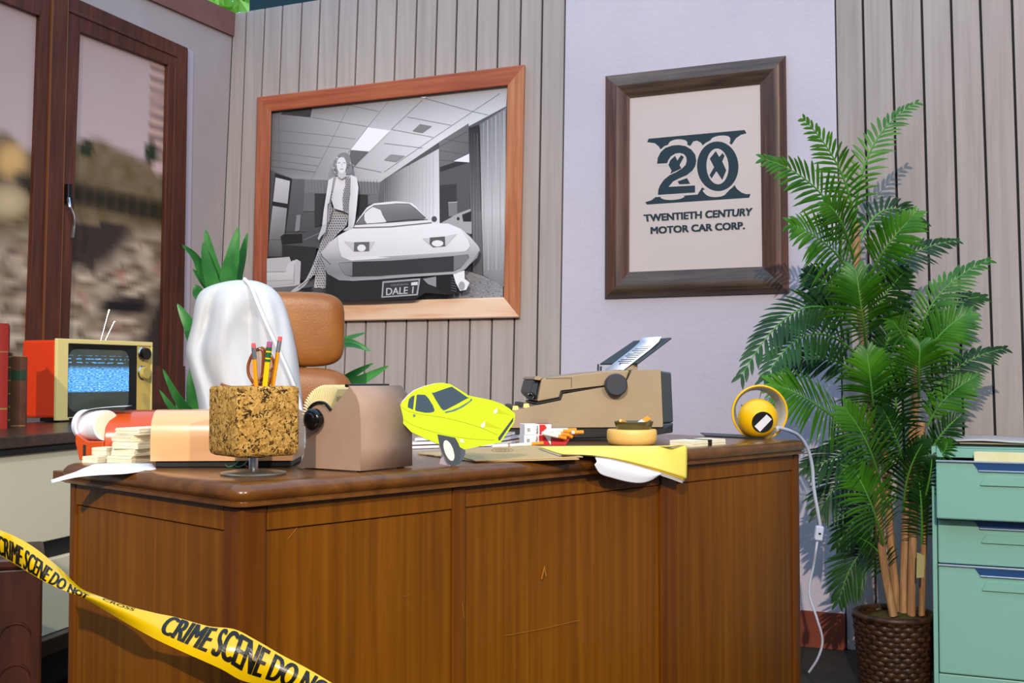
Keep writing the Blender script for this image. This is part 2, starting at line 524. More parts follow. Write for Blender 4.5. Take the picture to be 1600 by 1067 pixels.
# ------------------------------------------------------------------ walls and floor
UB = Vector((1, -.435, 0)).normalized()          # along the back wall, to the right
NB = Vector((-.435, -1, 0)).normalized()         # out of the back wall
PB = on_z(1300, 1013, 0)
def BW(px, py, off=0): return on_plane(px, py, PB + NB * off, NB)
c_top = BW(364, 21); c_mid = BW(347, 400)
CDIR = (c_top - c_mid).normalized()
WTOP = c_top.z
c_bot = c_mid + CDIR * (-(c_mid.z) / CDIR.z)
DL = Vector((.447, 1, 0)).normalized()           # along the left wall, away from the camera
NL = DL.cross(CDIR).normalized()
if NL.dot(CAM - c_mid) < 0: NL = -NL
def LW(px, py, off=0): return on_plane(px, py, c_mid + NL * off, NL)

fl = MB()
fl.box(-5.2, 5.2, -6.8, 8.5, -.05, 0)
structure(fl.build('floor', M['floor']), 'dark floor of the display set', 'floor')

# back wall: a dark backing carries planks and a plaster panel
def bw_at(px80, px510, z):
    # wall line through two photo points, at height z
    a = BW(px80, 80); b = BW(px510, 510)
    t = (z - a.z) / (b.z - a.z)
    return a + (b - a) * t
rb_t = bw_at(1690, 1703, WTOP); rb_b = bw_at(1690, 1703, 0)
wb = MB()
q = [p - NB * .014 for p in (c_bot, rb_b, rb_t, c_top)]
wb.prism(q, -NB * .06)
wall_back = structure(wb.build('wall_back', M['groove']), 'back wall of greige planks with a lilac plaster panel', 'wall')
L80 = [363, 382.5, 411, 438.5, 468.6, 497, 527, 556, 585.6, 617, 648.5, 680.5, 711.6, 744, 777, 812, 846, 882]
L510 = [343, 367, 393, 421, 451, 480, 510.5, 540, 571, 602, 634.5, 667.5, 700, 733.6, 768, 803, 839, 876]
R80 = [1305.5, 1349.5, 1394.5, 1442, 1488, 1534, 1583.5, 1632, 1686]
R510 = [1313, 1359, 1407, 1454, 1500.5, 1549, 1597, 1645, 1700]
def plank(a80, a510, b80, b510, first=False):
    g = .0035
    bl, br = bw_at(a80, a510, 0), bw_at(b80, b510, 0)
    tl, tr = bw_at(a80, a510, WTOP), bw_at(b80, b510, WTOP)
    if first: bl, tl = c_bot, c_top
    mb = MB()
    bl, tl, br, tr = bl + UB * g, tl + UB * g, br - UB * g, tr - UB * g
    mb.prism([bl, br, tr, tl], -NB * .0135)
    mb.build('plank', M['plank'], wall_back, bevel=.0025)
for i in range(len(L80) - 1): plank(L80[i], L510[i], L80[i + 1], L510[i + 1], i == 0)
for i in range(len(R80) - 1): plank(R80[i], R510[i], R80[i + 1], R510[i + 1])
mb = MB()
bl, br = bw_at(882, 876, 0), bw_at(1305.5, 1313, 0)
tl, tr = bw_at(882, 876, WTOP), bw_at(1305.5, 1313, WTOP)
mb.prism([bl + UB * .003, br - UB * .001, tr - UB * .001, tl + UB * .003], -NB * .0135)
mb.build('plaster_panel', M['plaster'], wall_back)
# baseboard under the plaster panel
mb = MB()
zb = BW(1290, 956).z
a = bw_at(882, 876, 0); b = bw_at(1305.5, 1313, 0)
mb.prism([a, b, b + Vector((0, 0, zb)), a + Vector((0, 0, zb))], NB * .012)
structure(mb.build('baseboard_back', M['baseboard'], None, bevel=.003), 'red-brown baseboard below the lilac plaster panel', 'baseboard')

# left wall
mb = MB()
far = -DL * 4.9
q = [c_bot, c_top, c_top + far, c_bot + far]
mb.prism(q, -NL * .06)
wall_left = structure(mb.build('wall_left', M['leftwall']), 'mauve left wall with the window', 'wall')
mb = MB()
a = LW(362, 57); tz = a.z
a = c_top + CDIR * ((tz - c_top.z) / CDIR.z)
mb.prism([a + NL * .001, c_top + NL * .001, c_top + far + NL * .001, a + far + NL * .001], NL * .012)
structure(mb.build('trim_1', M['trimred']), 'reddish brown band along the top of the left wall', 'trim')

# right and low front walls, added out of frame to block low sky light
mb = MB()
rw = Vector((rb_b.x, rb_b.y, 0)) + NB * .0; rw2 = Vector((2.15, .2, 0))
mb.prism([rw, rw2, rw2 + Vector((0, 0, WTOP)), rw + Vector((0, 0, WTOP))], (.06, 0, 0))
structure(mb.build('added_wall_right', M['leftwall']), 'mauve right wall added to block low light from the side', 'wall')
mb = MB(); mb.box(-3.1, 2.15, .12, .2, 0, .62)
structure(mb.build('added_wall_front', M['leftwall']), 'low front wall added to block low sky light', 'wall')

# hall walls added out of frame so daylight falls mostly from above
for nm, q in (('unseen_wall_rear', (-5, 5, -6.7, -6.6)), ('unseen_wall_hall_left', (-5.1, -5, -6.7, .2)), ('unseen_wall_hall_right', (5, 5.1, -6.7, .2))):
    mb = MB(); mb.box(*q, 0, 4.7)
    structure(mb.build(nm, M['hall']), nm.replace('_', ' ') + ' added to hold back low sky light', 'wall')

# window on the left wall
win = thing('window_1', LW(190, 600), 'mahogany casement window with a blurred hillside view', 'window')
structure(win)
def lwquad(pts, o0, o1):
    m_ = MB()
    m_.prism([LW(p[0], p[1], o1) for p in pts], -NL * (o1 - o0))
    return m_
def yline(p, q, x): return p[1] + (q[1] - p[1]) / (q[0] - p[0]) * (x - p[0])
TO0, TO1 = (139, 7), (293, 75)                   # outer top edge of the frame
TI0, TI1 = (126, 50), (263, 102)                 # top of the panes
BY = 640
def x_edge(xa, ya, xb, yb, y): return xa + (xb - xa) / (yb - ya) * (y - ya)
xr_o = lambda y: x_edge(294, 94, 287, 560, y)
xr_i = lambda y: x_edge(263, 102, 254, 560, y)
xm_r = lambda y: x_edge(126, 50, 107.5, 560, y)
xm_b = lambda y: x_edge(106, 50, 93, 560, y)
xm_a = lambda y: x_edge(82, 50, 68, 560, y)
xm_l = lambda y: x_edge(63, 24, 45, 530, y)
def stile(name, fa, fb, ta, tb, o1, mt, par=win):
    return lwquad([(fa(ta), ta), (fb(tb), tb), (fb(BY), BY), (fa(BY), BY)], 0, o1).build(name, mt, par, bevel=.003)
stile('frame_stile', xr_i, xr_o, 100, 77, .022, M['mahogany'])
stile('frame_bead', lambda y: xr_i(y) + 11, lambda y: xr_i(y) + 15, 104, 104, .028, M['mahogany'])
stile('sash_stile', xm_b, xm_r, 20, 30, .022, M['mahogany'])
stile('centre_post', xm_a, xm_b, -20, -10, .030, M['mahogany'])
stile('sash_stile', xm_l, xm_a, -25, -20, .022, M['mahogany'])
stile('gold_line', lambda y: xm_a(y) - .5, lambda y: xm_a(y) + .5, -18, -18, .0315, M['goldline'])
stile('gold_line', lambda y: xm_b(y) - .5, lambda y: xm_b(y) + .5, -8, -8, .0315, M['goldline'])
stile('reveal_strip', xr_o, lambda y: xr_o(y) + 9, 77, 81, .006, M['reveal'])
lwquad([(106, -9), (294, 75), (294, 94), (263, 102), (126, 50), (104, 41)], 0, .0225).build('top_rail', M['mahogany'], win, bevel=.003)
lwquad([(106, 12), (278, 86), (278, 90), (106, 17)], 0, .028).build('top_bead', M['mahogany'], win, bevel=.002)
lwquad([(-120, -125), (82, -20), (63, 25), (-120, -46)], 0, .0225).build('top_rail', M['mahogany'], win, bevel=.003)
lwquad([(-120, 640), (-120, 572), (290, 572), (290, 640)], 0, .024).build('bottom_rail', M['mahogany'], win, bevel=.003)

def mix3(a, b, t):
    t = max(0, min(1, t)); return tuple(a[i] + (b[i] - a[i]) * t for i in range(4))
def view_col(px, py):
    """blurred hillside photograph printed behind the panes"""
    v = Vector((px * .02, py * .02, 0))
    n1 = noise.noise(v * 1.0); n2 = noise.noise(v * 2.6 + Vector((5, 2, 0))); n3 = noise.noise(Vector((px * .03, py * .075, 3)))
    sky = mix3(S(176, 152, 150), S(198, 176, 176), (py - 40) / 260 + n1 * .1)
    ridge = 225 + 20 * n1 + (px - 190) * .10 if px > 85 else 200 + 25 * n1 + px * .5
    hill = mix3(S(130, 108, 84), S(106, 88, 60), .5 + n2)
    c = sky
    if px > 236 - (py - 100) * .012 and py < 235:      # tall striped block
        st = math.sin((py - (px - 236) * .35) / 8.6 * math.pi)
        c = mix3(S(198, 164, 154), S(140, 112, 106), .5 + 1.2 * st)
    t = (py - ridge) / 16
    c = mix3(c, hill, t)
    if px > 85:
        tree = max(0, 1 - ((px - 236) / 12) ** 2 - ((py - 238) / 22) ** 2) + max(0, 1 - ((px - 135) / 14) ** 2 - ((py - 232) / 16) ** 2)
        c = mix3(c, S(44, 52, 36), tree * 1.6)
        c = mix3(c, S(206, 172, 168), max(0, 1 - ((px - 250) / 16) ** 2 - ((py - 262) / 14) ** 2) * 1.3)
        yb = 318 + (px - 190) * .22
        band = max(0, 1 - ((py - yb) / 24) ** 2)
        c = mix3(c, mix3(S(60, 50, 36), S(38, 34, 26), .5 + .5 * math.sin(px * .75)), band * 1.2)
    else:
        c = mix3(c, S(216, 172, 110), max(0, 1 - ((px - 18) / 30) ** 2 - ((py - 250) / 34) ** 2) * 1.1)
        yb = 282 + (px - 30) * .55
        c = mix3(c, S(58, 52, 42), max(0, 1 - ((py - yb) / 20) ** 2 - ((px - 50) / 34) ** 2) * 1.4)
        c = mix3(c, S(204, 178, 138), max(0, 1 - ((px - 12) / 40) ** 2 - ((py - 315) / 32) ** 2))
    if py > 350:
        lot = mix3(S(120, 100, 78), S(212, 190, 168), .45 + 1.1 * n3)
        lot = mix3(lot, S(50, 42, 38), max(0, -n2 * 1.6 - .25))
        lot = mix3(lot, S(160, 84, 64), max(0, noise.noise(v * 1.7 + Vector((9, 9, 4))) - .3) * 1.5)
        c = mix3(c, lot, (py - 350) / 45)
        if px > 85:
            c = mix3(c, S(34, 30, 32), max(0, 1 - ((px - 195) / 52) ** 2 - ((py - 478) / 18) ** 2) * 1.5)
            c = mix3(c, S(60, 50, 46), (px - 215) / 30 * (py - 430) / 60)
    return c
def pane(xl, xr, ytop, par):
    nx, ny = 26, 60
    vsn, cols, fs = [], [], []
    for j in range(ny + 1):
        for i in range(nx + 1):
            u = i / nx
            yt = ytop(u); y = yt + (585 - yt) * j / ny
            x = lerp(xl(y), xr(y), u)
            vc = view_col(x, y)
            vsn.append(LW(x, y, .004)); cols.append((min(.9, vc[0] * 1.12), min(.9, vc[1] * 1.12), min(.9, vc[2] * 1.12), 1))
    for j in range(ny):
        for i in range(nx):
            a_ = j * (nx + 1) + i
            fs.append((a_, a_ + nx + 1, a_ + nx + 2, a_ + 1))
    P = Print(LW); P.v = vsn; P.c = cols; P.f = fs
    return P.build('window_pane', M['print'], par)
pane(lambda y: xm_r(y) - 2, lambda y: xr_i(y) + 2, lambda u: lerp(47, 99, u), win)
pane(lambda y: -120, lambda y: xm_l(y) + 2, lambda u: lerp(-46, 22, u), win)
mb = MB()
mb.tube([LW(107.5, 288, .035), LW(107, 318, .035)], .012, 10)
h = mb.build('handle_plate', M['glossblack'], win, smooth=40)
mb = MB()
mb.tube(catmull([LW(107, 310, .045), LW(109, 322, .065), LW(114, 336, .065), LW(115, 352, .06), LW(113, 371, .055)], 5), .006, 8)
mb.build('handle_lever', M['chrome'], h, smooth=40)

# beam and tree beyond the open top of the set
mb = MB()
a = BW(388, 19, -.35); 
mb.prism([a, a + UB * 4.5, a + UB * 4.5 + Vector((0, 0, .5)), a + Vector((0, 0, .5))], -NB * .2)
tag(mb.build('roof_beam', M['beam'], None, bevel=.01), 'dark teal roof beam above the plank wall', 'beam')
tr = thing('tree', (at(352, 600, 7.5).x, 7.5, 0), 'sunlit green tree seen above the wall corner', 'tree')
mb = MB(); mb.tube([(tr.location.x, 7.5, 0), (tr.location.x + .05, 7.5, 2.2), (tr.location.x, 7.5, 3.3)], [.12, .1, .05], 8)
mb.build('trunk', M['bark'], tr, smooth=60)
mb = MB(); rr = random.Random(3)
cc = Vector((tr.location.x, 7.5, 3.55))
for i in range(420):
    d = Vector((rr.gauss(0, 1), rr.gauss(0, 1), rr.gauss(0, 1))).normalized() * rr.uniform(.2, 1)
    p = cc + Vector((d.x * .75, d.y * .75, d.z * .6))
    a = Vector((rr.gauss(0, 1), rr.gauss(0, 1), rr.gauss(0, 1))).normalized(); b = a.orthogonal().normalized()
    mb.add([p - a * .09, p + b * .035, p + a * .09, p - b * .035], [(0, 1, 2, 3)])
mb.build('foliage', M['treeleaf'], tr)

# ------------------------------------------------------------------ framed photograph
def member(name, pts, mt, par, sec):
    # pts: outer start, outer end, inner end, inner start; sec: (across, height) steps of the moulding
    m_ = MB(); rows = []
    for t, h in sec:
        a = BW(lerp(pts[0][0], pts[3][0], t), lerp(pts[0][1], pts[3][1], t), h)
        b = BW(lerp(pts[1][0], pts[2][0], t), lerp(pts[1][1], pts[2][1], t), h)
        rows.append([a, b])
    m_.rings(rows, False)
    m_.f = [f if (rows[2][0] - rows[1][0]).cross(rows[1][1] - rows[1][0]).dot(NB) < 0 else f[::-1] for f in m_.f]
    return m_.build(name, mt, par, smooth=28)
SEC1 = ((0, .0005), (0, .022), (.06, .026), (.94, .024), (1, .021), (1, .0005))
SEC2 = ((0, .0005), (0, .012), (.10, .024), (.28, .034), (.46, .036), (.64, .030), (.85, .016), (1, .011), (1, .0005))
pic = thing('framed_photograph', BW(600, 500), 'large wood-framed black and white photograph of a woman beside a car', 'picture')
O1 = [(402, 152), (820, 101), (812, 496), (393, 504)]
I1 = [(424, 174), (793, 133.5), (787, 464.5), (416, 475)]
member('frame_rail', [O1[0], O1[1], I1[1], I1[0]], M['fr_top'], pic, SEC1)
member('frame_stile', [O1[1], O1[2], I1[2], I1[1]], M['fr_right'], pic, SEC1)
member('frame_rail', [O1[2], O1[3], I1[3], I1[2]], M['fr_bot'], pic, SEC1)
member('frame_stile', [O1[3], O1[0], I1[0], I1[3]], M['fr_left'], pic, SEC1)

G = lambda g: S(g, g, min(255, g * 1.02 + 2))
def zf(x0, y0, s): return lambda pts: [(x0 + p[0] / s, y0 + p[1] / s) for p in pts]
z2 = zf(410, 130, 5.335); z3 = zf(600, 130, 5.336); z4 = zf(410, 300, 5.335); z5 = zf(590, 300, 5.083)
P = Print(BW, .002, .00012)
def gp(pts, g): P.poly(pts, [G(k) for k in g] if isinstance(g, list) else G(g))
gp([(422, 172), (795, 131), (789, 467), (414, 478)], 92)
gp([(424, 174), (793, 133), (791, 166), (686, 222), (593, 285), (457, 279), (421, 265)], [112, 176, 205, 232, 196, 150, 112])
gp(z2([(180, 235), (415, 205), (400, 285), (150, 260)]), 66)
for z, l in ((z2, [(735, 165), (600, 430), (500, 625), (410, 800)]), (z2, [(1060, 140), (880, 360), (710, 590)]),
             (z2, [(75, 385), (590, 440), (780, 465)]), (z2, [(70, 480), (560, 530), (740, 550)]), (z2, [(70, 570), (500, 625)]),
             (z2, [(70, 635), (460, 690)]), (z2, [(420, 285), (870, 360)]), (z2, [(735, 185), (970, 235)]), (z2, [(135, 250), (140, 720)]),
             (z3, [(320, 140), (60, 385)]), (z3, [(965, 85), (740, 235), (420, 450), (0, 740)]), (z3, [(340, 125), (740, 235), (870, 265)]),
             (z3, [(190, 280), (560, 350)]), (z3, [(65, 385), (410, 450)]), (z3, [(0, 500), (320, 540)]), (z2, [(880, 570), (740, 720)]),
             (z2, [(60, 690), (440, 740)]), (z2, [(740, 690), (990, 740)])):
    P.line(z(l), .55, G(112))
gp(z2([(880, 368), (1067, 395), (890, 570), (735, 555)]), 246)
gp(z2([(735, 560), (885, 572), (770, 685), (720, 640)]), 108)
gp(z3([(300, 340), (398, 358), (320, 412), (237, 398)]), 132)
gp(z3([(55, 592), (175, 605), (100, 655), (0, 640)]), 150)
gp(z3([(300, 115), (355, 108), (340, 125), (320, 122)]), 236)
# back of the room
gp([(421, 265), (457, 279), (593, 285), (600, 280), (600, 362), (417, 362)], [86, 104, 112, 112, 96, 80])
gp(z2([(350, 800), (980, 825), (970, 925), (350, 915)]), 128)
for k in range(24):
    x = 355 + k * 26
    P.line(z2([(x, 805), (x + 6, 915)]), .5, G(100))
gp(z2([(350, 915), (435, 915), (435, 1067), (340, 1067)]), 112)
gp(z2([(435, 918), (880, 930), (880, 1080), (435, 1200)]), 62)
gp(z2([(880, 930), (970, 925), (970, 1000), (880, 1010)]), 118)
gp(z2([(105, 750), (245, 795), (215, 1067), (185, 1270), (60, 1270), (75, 1067)]), 46)
gp(z2([(110, 785), (230, 815), (210, 1005), (88, 985)]), [206, 200, 176, 186])
gp(z4([(85, 115), (205, 135), (165, 540), (40, 540)]), [176, 160, 92, 84])
P.line(z4([(45, 400), (175, 398)]), .6, G(40))
gp(z4([(285, 190), (320, 190), (310, 320), (270, 330)]), 140)
# pale panelled wall, mirror, curtains
gp(z3([(0, 800), (458, 545), (465, 1290), (0, 1290)]), [108, 214, 240, 160])
for k in range(14):
    x = 12 + k * 13; P.line(z3([(x, 795 - x * .55), (x, 1290)]), .8, G(84 + k * 9))
for k in range(8):
    x = 200 + k * 30; P.line(z3([(x, 800 - x * .55), (x, 1200)]), .7, G(200))
gp(z3([(458, 490), (705, 335), (715, 1067), (720, 1290), (466, 1290)]), [122, 110, 96, 90, 84])
for l in ([(460, 560), (705, 600)], [(460, 640), (600, 650)], [(500, 465), (705, 500)], [(460, 530), (700, 400)]):
    P.line(z3(l), .6, G(78))
gp(z3([(465, 700), (715, 655), (720, 1290), (466, 1290)]), 92)
gp(z3([(465, 700), (600, 655), (710, 660), (470, 740)]), 58)
gp(z3([(580, 650), (715, 585), (715, 660)]), 240)
gp(z3([(465, 850), (605, 840), (612, 1290), (466, 1290)]), 66)
gp(z3([(535, 995), (610, 990), (610, 1110), (540, 1110)]), 130)
P.line(z3([(535, 995), (612, 990)]), 1.2, G(190))
gp(z5([(505, 245), (640, 170), (745, 130), (748, 335), (690, 320), (560, 250)]), 172)
gp(z5([(670, 180), (745, 150), (745, 235), (680, 235)]), 50)
P.ellipse(z5([(640, 212)])[0], 2.4, 2.6, G(60))
gp(z3([(705, 375), (790, 345), (808, 1067)]) + [(752, 330), (754.5, 430), (739.5, 426), (736.5, 330)] + z3([(722, 1067)]), [50, 46, 112, 120, 96, 100, 128, 122])
for k in range(3):
    P.line(z3([(730 + k * 24, 420), (740 + k * 24, 1590)]), 1.0, G(74 + k * 14))
gp(z3([(800, 340), (1018, 205)]) + [(790, 330), (787.5, 448)] + z5([(840, 660)]) + [(752.5, 330)], [120, 140, 206, 130, 136, 196])
for k in range(6):
    x = 830 + k * 34; P.line(z3([(x, 330 - k * 20), (x + 5, 1560)]), 1.2, G(166 + (k % 2) * 26))
# floor
gp(z5([(690, 622), (840, 665), (995, 745), (995, 838), (560, 850), (600, 640)]), [150, 140, 150, 158, 120, 140])
rr = random.Random(5)
for k in range(90):
    x, y = rr.uniform(690, 985), rr.uniform(650, 830)
    if y < 622 + (x - 690) * .4: continue
    P.line(z5([(x, y), (x + 8, y + 3)]), .9, G(rr.choice((96, 190))))
gp(z4([(30, 790), (240, 780), (540, 700), (560, 920), (30, 940)]), [120, 110, 60, 70, 130])
# dark parked car, sofa
gp(z4([(150, 370), (180, 350), (330, 345), (490, 300), (520, 330), (470, 470), (170, 442)]), 84)
gp(z4([(150, 372), (180, 352), (330, 348), (335, 425), (165, 440)]), 44)
gp(z4([(165, 440), (450, 460), (430, 600), (360, 730), (320, 740), (240, 560), (165, 545)]), 52)
P.line(z4([(345, 400), (480, 340)]), 1.2, G(130))
gp(z4([(36, 555), (225, 540), (240, 580), (285, 560), (320, 580), (312, 770), (270, 782), (36, 802)]), 192)
gp(z4([(36, 665), (220, 668), (265, 720), (258, 770), (36, 795)]), [206, 210, 200, 176, 180])
gp(z4([(195, 640), (215, 595), (255, 570), (280, 580), (262, 690), (215, 690)]), 206)
P.line(z4([(36, 667), (190, 664)]), .8, G(110)); P.line(z4([(36, 742), (250, 736)]), .6, G(130)); P.line(z4([(268, 600), (262, 770)]), .7, G(130))
# woman in a long patterned skirt and waistcoat
gp(z4(catmull([(575, 130), (680, 155), (715, 180), (700, 280), (640, 335), (565, 420), (505, 500), (520, 570), (530, 680), (525, 800), (470, 795), (430, 795), (442, 690), (400, 720), (350, 790), (285, 828), (232, 832), (300, 780), (365, 725), (440, 560), (500, 380), (540, 260)], 2, True)), 190)
rr = random.Random(11)
def inpoly(x, y, pl):
    r = False; j = len(pl) - 1
    for i in range(len(pl)):
        if (pl[i][1] > y) != (pl[j][1] > y) and x < (pl[j][0] - pl[i][0]) * (y - pl[i][1]) / (pl[j][1] - pl[i][1]) + pl[i][0]: r = not r
        j = i
    return r
skirt = [(575, 130), (680, 155), (710, 180), (695, 280), (630, 335), (560, 420), (500, 500), (520, 600), (522, 790), (440, 785), (445, 690), (365, 760), (440, 570), (500, 380), (540, 260)]
for j in range(34):
    for i in range(22):
        x = 360 + i * 20 + (j % 2) * 10; y = 140 + j * 20
        if inpoly(x, y, skirt): P.line(z4([(x - 5, y - 2), (x + 5, y + 3)]), 1.3, G(64))
P.line(z4([(440, 690), (470, 560)]), .8, G(90)); P.line(z4([(400, 720), (300, 800)]), 1.2, G(96))
gp(z4([(330, 800), (430, 790), (400, 815), (300, 825)]), 40)
gp(z2([(590, 785), (640, 762), (700, 760), (735, 770), (700, 900), (680, 1067), (672, 1065), (600, 1045), (570, 960), (580, 870)]), [232, 236, 236, 232, 228, 226, 220, 214, 214, 224])
gp(z2([(585, 790), (618, 772), (592, 900), (566, 965), (582, 1050), (560, 1140), (538, 1170), (552, 1000)]), 168)
gp(z2([(690, 790), (725, 765), (738, 900), (732, 1060)]) + z4([(715, 180), (680, 160)]) + z2([(672, 1060), (664, 960), (690, 860)]), 170)
for j in range(18):
    for i in range(4):
        x = 678 + i * 17 + (j % 2) * 8; y = 800 + j * 15
        if y > 860 or x > 690:
            if x < 732: P.line(z2([(x - 4, y), (x + 4, y + 4)]), 1.2, G(66))
for j in range(10): P.line(z2([(574 - j * 2, 900 + j * 24), (582 - j * 2, 905 + j * 24)]), 1.4, G(70))
gp(z2([(735, 763), (785, 785), (800, 870), (786, 1030)]) + z4([(772, 240), (760, 292), (715, 290), (722, 100)]) + z2([(733, 920)]), [228, 236, 240, 234, 230, 214, 200, 220, 216])
gp(z2([(550, 808), (592, 784), (580, 880), (556, 1000)]) + z4([(545, 100), (536, 272), (498, 276), (512, 150)]) + z2([(536, 910)]), [228, 230, 222, 216, 216, 208, 214, 226, 232])
gp(z4([(500, 276), (535, 274), (526, 332), (492, 368), (470, 402), (461, 386), (488, 312)]), 196)
gp(z4([(715, 288), (760, 290), (745, 310), (690, 322), (672, 318)]), 200)
gp(z2(catmull([(600, 640), (640, 592), (690, 578), (728, 610), (745, 690), (742, 745), (700, 758), (640, 770), (590, 764), (578, 745), (588, 690)], 3, True)), 138)
for k in range(26):
    a = rr.uniform(0, 6.28); r0 = rr.uniform(50, 84)
    x, y = 660 + r0 * math.cos(a), 675 + r0 * 1.1 * math.sin(a)
    P.line(z2([(x, y), (x + 10, y + 14)]), 1.2, G(rr.choice((84, 190, 204))))
gp(z2([(632, 730), (692, 728), (700, 775), (660, 800), (628, 776)]), 204)
P.ellipse(z2([(660, 682)])[0], 7.6, 12.6, G(232))
P.line(z2([(630, 664), (650, 662)]), .9, G(96)); P.line(z2([(672, 662), (692, 664)]), .9, G(96))
P.line(z2([(663, 668), (664, 694)]), .6, G(176)); P.line(z2([(646, 716), (676, 715)]), .9, G(130))
# under the car, wheels
gp(z4([(530, 680), (640, 735), (1067, 720)]) + z5([(340, 680), (600, 655), (640, 720), (630, 800), (570, 815), (380, 800), (300, 850), (0, 862)]) + z4([(1067, 905), (560, 915), (530, 870)]), 46)
gp(z5([(360, 690), (470, 670), (480, 760), (400, 730)]), 150)
gp(z5([(465, 665), (600, 655), (645, 720), (632, 800), (570, 815), (465, 775)]), 38)
for k in range(6): P.line(z5([(585, 680 + k * 20), (625, 690 + k * 20)]), .7, G(110))
gp(z5([(600, 652), (690, 622), (692, 690), (730, 720), (705, 775), (655, 785), (620, 720)]), 240)
P.ellipse(z5([(668, 745)])[0], 5, 7, G(170))
# white sports car
body = z4([(560, 420), (630, 365), (700, 325), (760, 300), (790, 240), (870, 130), (930, 95), (1067, 80)]) + \
    z5([(150, 73), (270, 85), (310, 120), (380, 200), (440, 245), (560, 250), (660, 290), (740, 360), (800, 430), (812, 460), (790, 520), (700, 610), (620, 650), (400, 665), (0, 692)]) + \
    z4([(1067, 722), (760, 740), (640, 735), (540, 680), (505, 570), (495, 500)])
gp(body, [212, 226, 232, 236, 240, 240, 240, 240, 240, 238, 236, 236, 238, 240, 232, 214, 196, 184, 164, 170, 180, 186, 180, 178, 172, 150, 136, 160, 196])
hood = z4([(630, 370), (760, 305), (1067, 296)]) + z5([(430, 245), (560, 252), (660, 300), (725, 390), (735, 430), (700, 470), (400, 490), (0, 515)]) + z4([(1067, 548), (740, 572), (660, 540), (632, 460)])
gp(hood, [236, 240, 242, 242, 240, 238, 234, 230, 226, 230, 236, 236, 228, 222, 228])
P.line(z4([(625, 370), (632, 460), (655, 535), (700, 565)]), .6, G(160))
P.line(z5([(725, 380), (738, 430), (715, 465), (660, 480)]), .6, G(150))
P.line(z4([(495, 535), (570, 605)]), .9, G(60))
P.line(z5([(700, 610), (780, 520), (805, 470)]), .8, G(110))
gp(z4([(775, 272), (870, 152), (930, 112), (1067, 102)]) + z5([(150, 92), (250, 94), (300, 130), (385, 208), (340, 225), (0, 248)]), [120, 130, 140, 146, 150, 146, 130, 110, 118, 130])
gp(z4([(850, 180), (880, 150), (920, 125), (985, 150), (1000, 190), (1035, 250), (870, 265), (850, 230)]), 236)
P.line(z4([(775, 272), (870, 152), (930, 112), (1067, 102)]) + z5([(150, 92), (250, 94), (300, 130), (385, 208)]), .7, G(76))
P.line(z4([(760, 298), (1067, 290)]) + z5([(430, 243)]), 1.8, G(120))
P.line(z4([(775, 272), (1067, 252)]) + z5([(400, 218)]), .9, G(70))
P.line(z5([(60, 240), (250, 220), (400, 218)]), 1.0, G(60))
P.ellipse(z5([(450, 215)])[0], 4.3, 4.6, G(84))
gp(z4([(635, 592), (720, 582), (1067, 572)]) + z5([(600, 508), (720, 495), (725, 520), (660, 600), (600, 630), (0, 665)]) + z4([(1067, 698), (750, 705), (690, 690), (650, 635)]), 62)
gp(z4([(637, 594), (750, 583), (750, 700), (692, 690), (652, 635)]), [150, 140, 120, 130, 140])
gp(z5([(605, 509), (718, 498), (722, 522), (665, 595), (605, 625)]), 126)
gp(z4([(680, 410), (765, 418), (893, 415), (940, 412), (890, 490), (762, 493)]), 206)
gp(z4([(765, 418), (893, 415), (890, 492), (762, 495)]), 108)
P.ellipse(z4([(826, 466)])[0], 6.6, 5.4, G(240))
gp(z5([(355, 368), (415, 362), (535, 352), (630, 330), (540, 430), (440, 438)]), 206)
gp(z5([(415, 362), (535, 352), (538, 430), (440, 438), (412, 410)]), 96)
P.ellipse(z5([(476, 408)])[0], 9, 5, G(238))
gp(z5([(38, 710), (340, 685), (320, 820), (30, 840)]), 168)
gp(z5([(50, 722), (325, 700), (308, 808), (42, 828)]), 60)
P.text('DALE 1', z5([(70, 763), (286, 750), (281, 803), (68, 818)]), G(196), .25)
P.text('CALIFORNIA', z5([(105, 733), (246, 722), (245, 738), (104, 749)]), G(140), 0)
gp(z5([(268, 718), (318, 712), (318, 738), (266, 742)]), 226)
P.build('photograph', M['bwprint'], pic)

# ------------------------------------------------------------------ framed company sign
sg = thing('framed_company_sign', BW(1090, 466), 'dark-framed company emblem poster reading Twentieth Century Motor Car Corp.', 'picture')
O2 = [(946, 119), (1228, 87), (1233, 457), (945, 466)]
I2 = [(984, 152.5), (1187.5, 131), (1191, 416.5), (983, 425)]
member('frame_rail', [O2[0], O2[1], I2[1], I2[0]], M['frame2h'], sg, SEC2)
member('frame_stile', [O2[1], O2[2], I2[2], I2[1]], M['frame2'], sg, SEC2)
member('frame_rail', [O2[2], O2[3], I2[3], I2[2]], M['frame2h'], sg, SEC2)
member('frame_stile', [O2[3], O2[0], I2[0], I2[3]], M['frame2'], sg, SEC2)
P = Print(BW, .006, .00012)
PAP = S(212, 198, 194); INK = S(44, 62, 72)
zl = zf(1000, 190, 5.616)
P.poly([(982, 150.5), (1189.5, 129), (1193, 418.5), (981, 427)], PAP)
P.poly(zl([(75, 150), (918, 73), (935, 103), (885, 116), (842, 146), (806, 200), (700, 215), (555, 218), (535, 186), (500, 167), (468, 174), (443, 212), (300, 235), (185, 252), (165, 218), (130, 190), (63, 180)]), INK)
P.poly(zl([(45, 707), (100, 690), (145, 655), (190, 662), (386, 650), (505, 640), (545, 577), (580, 600), (765, 605), (825, 550), (850, 590), (890, 622), (930, 636), (970, 635), (958, 668), (62, 728)]), INK)
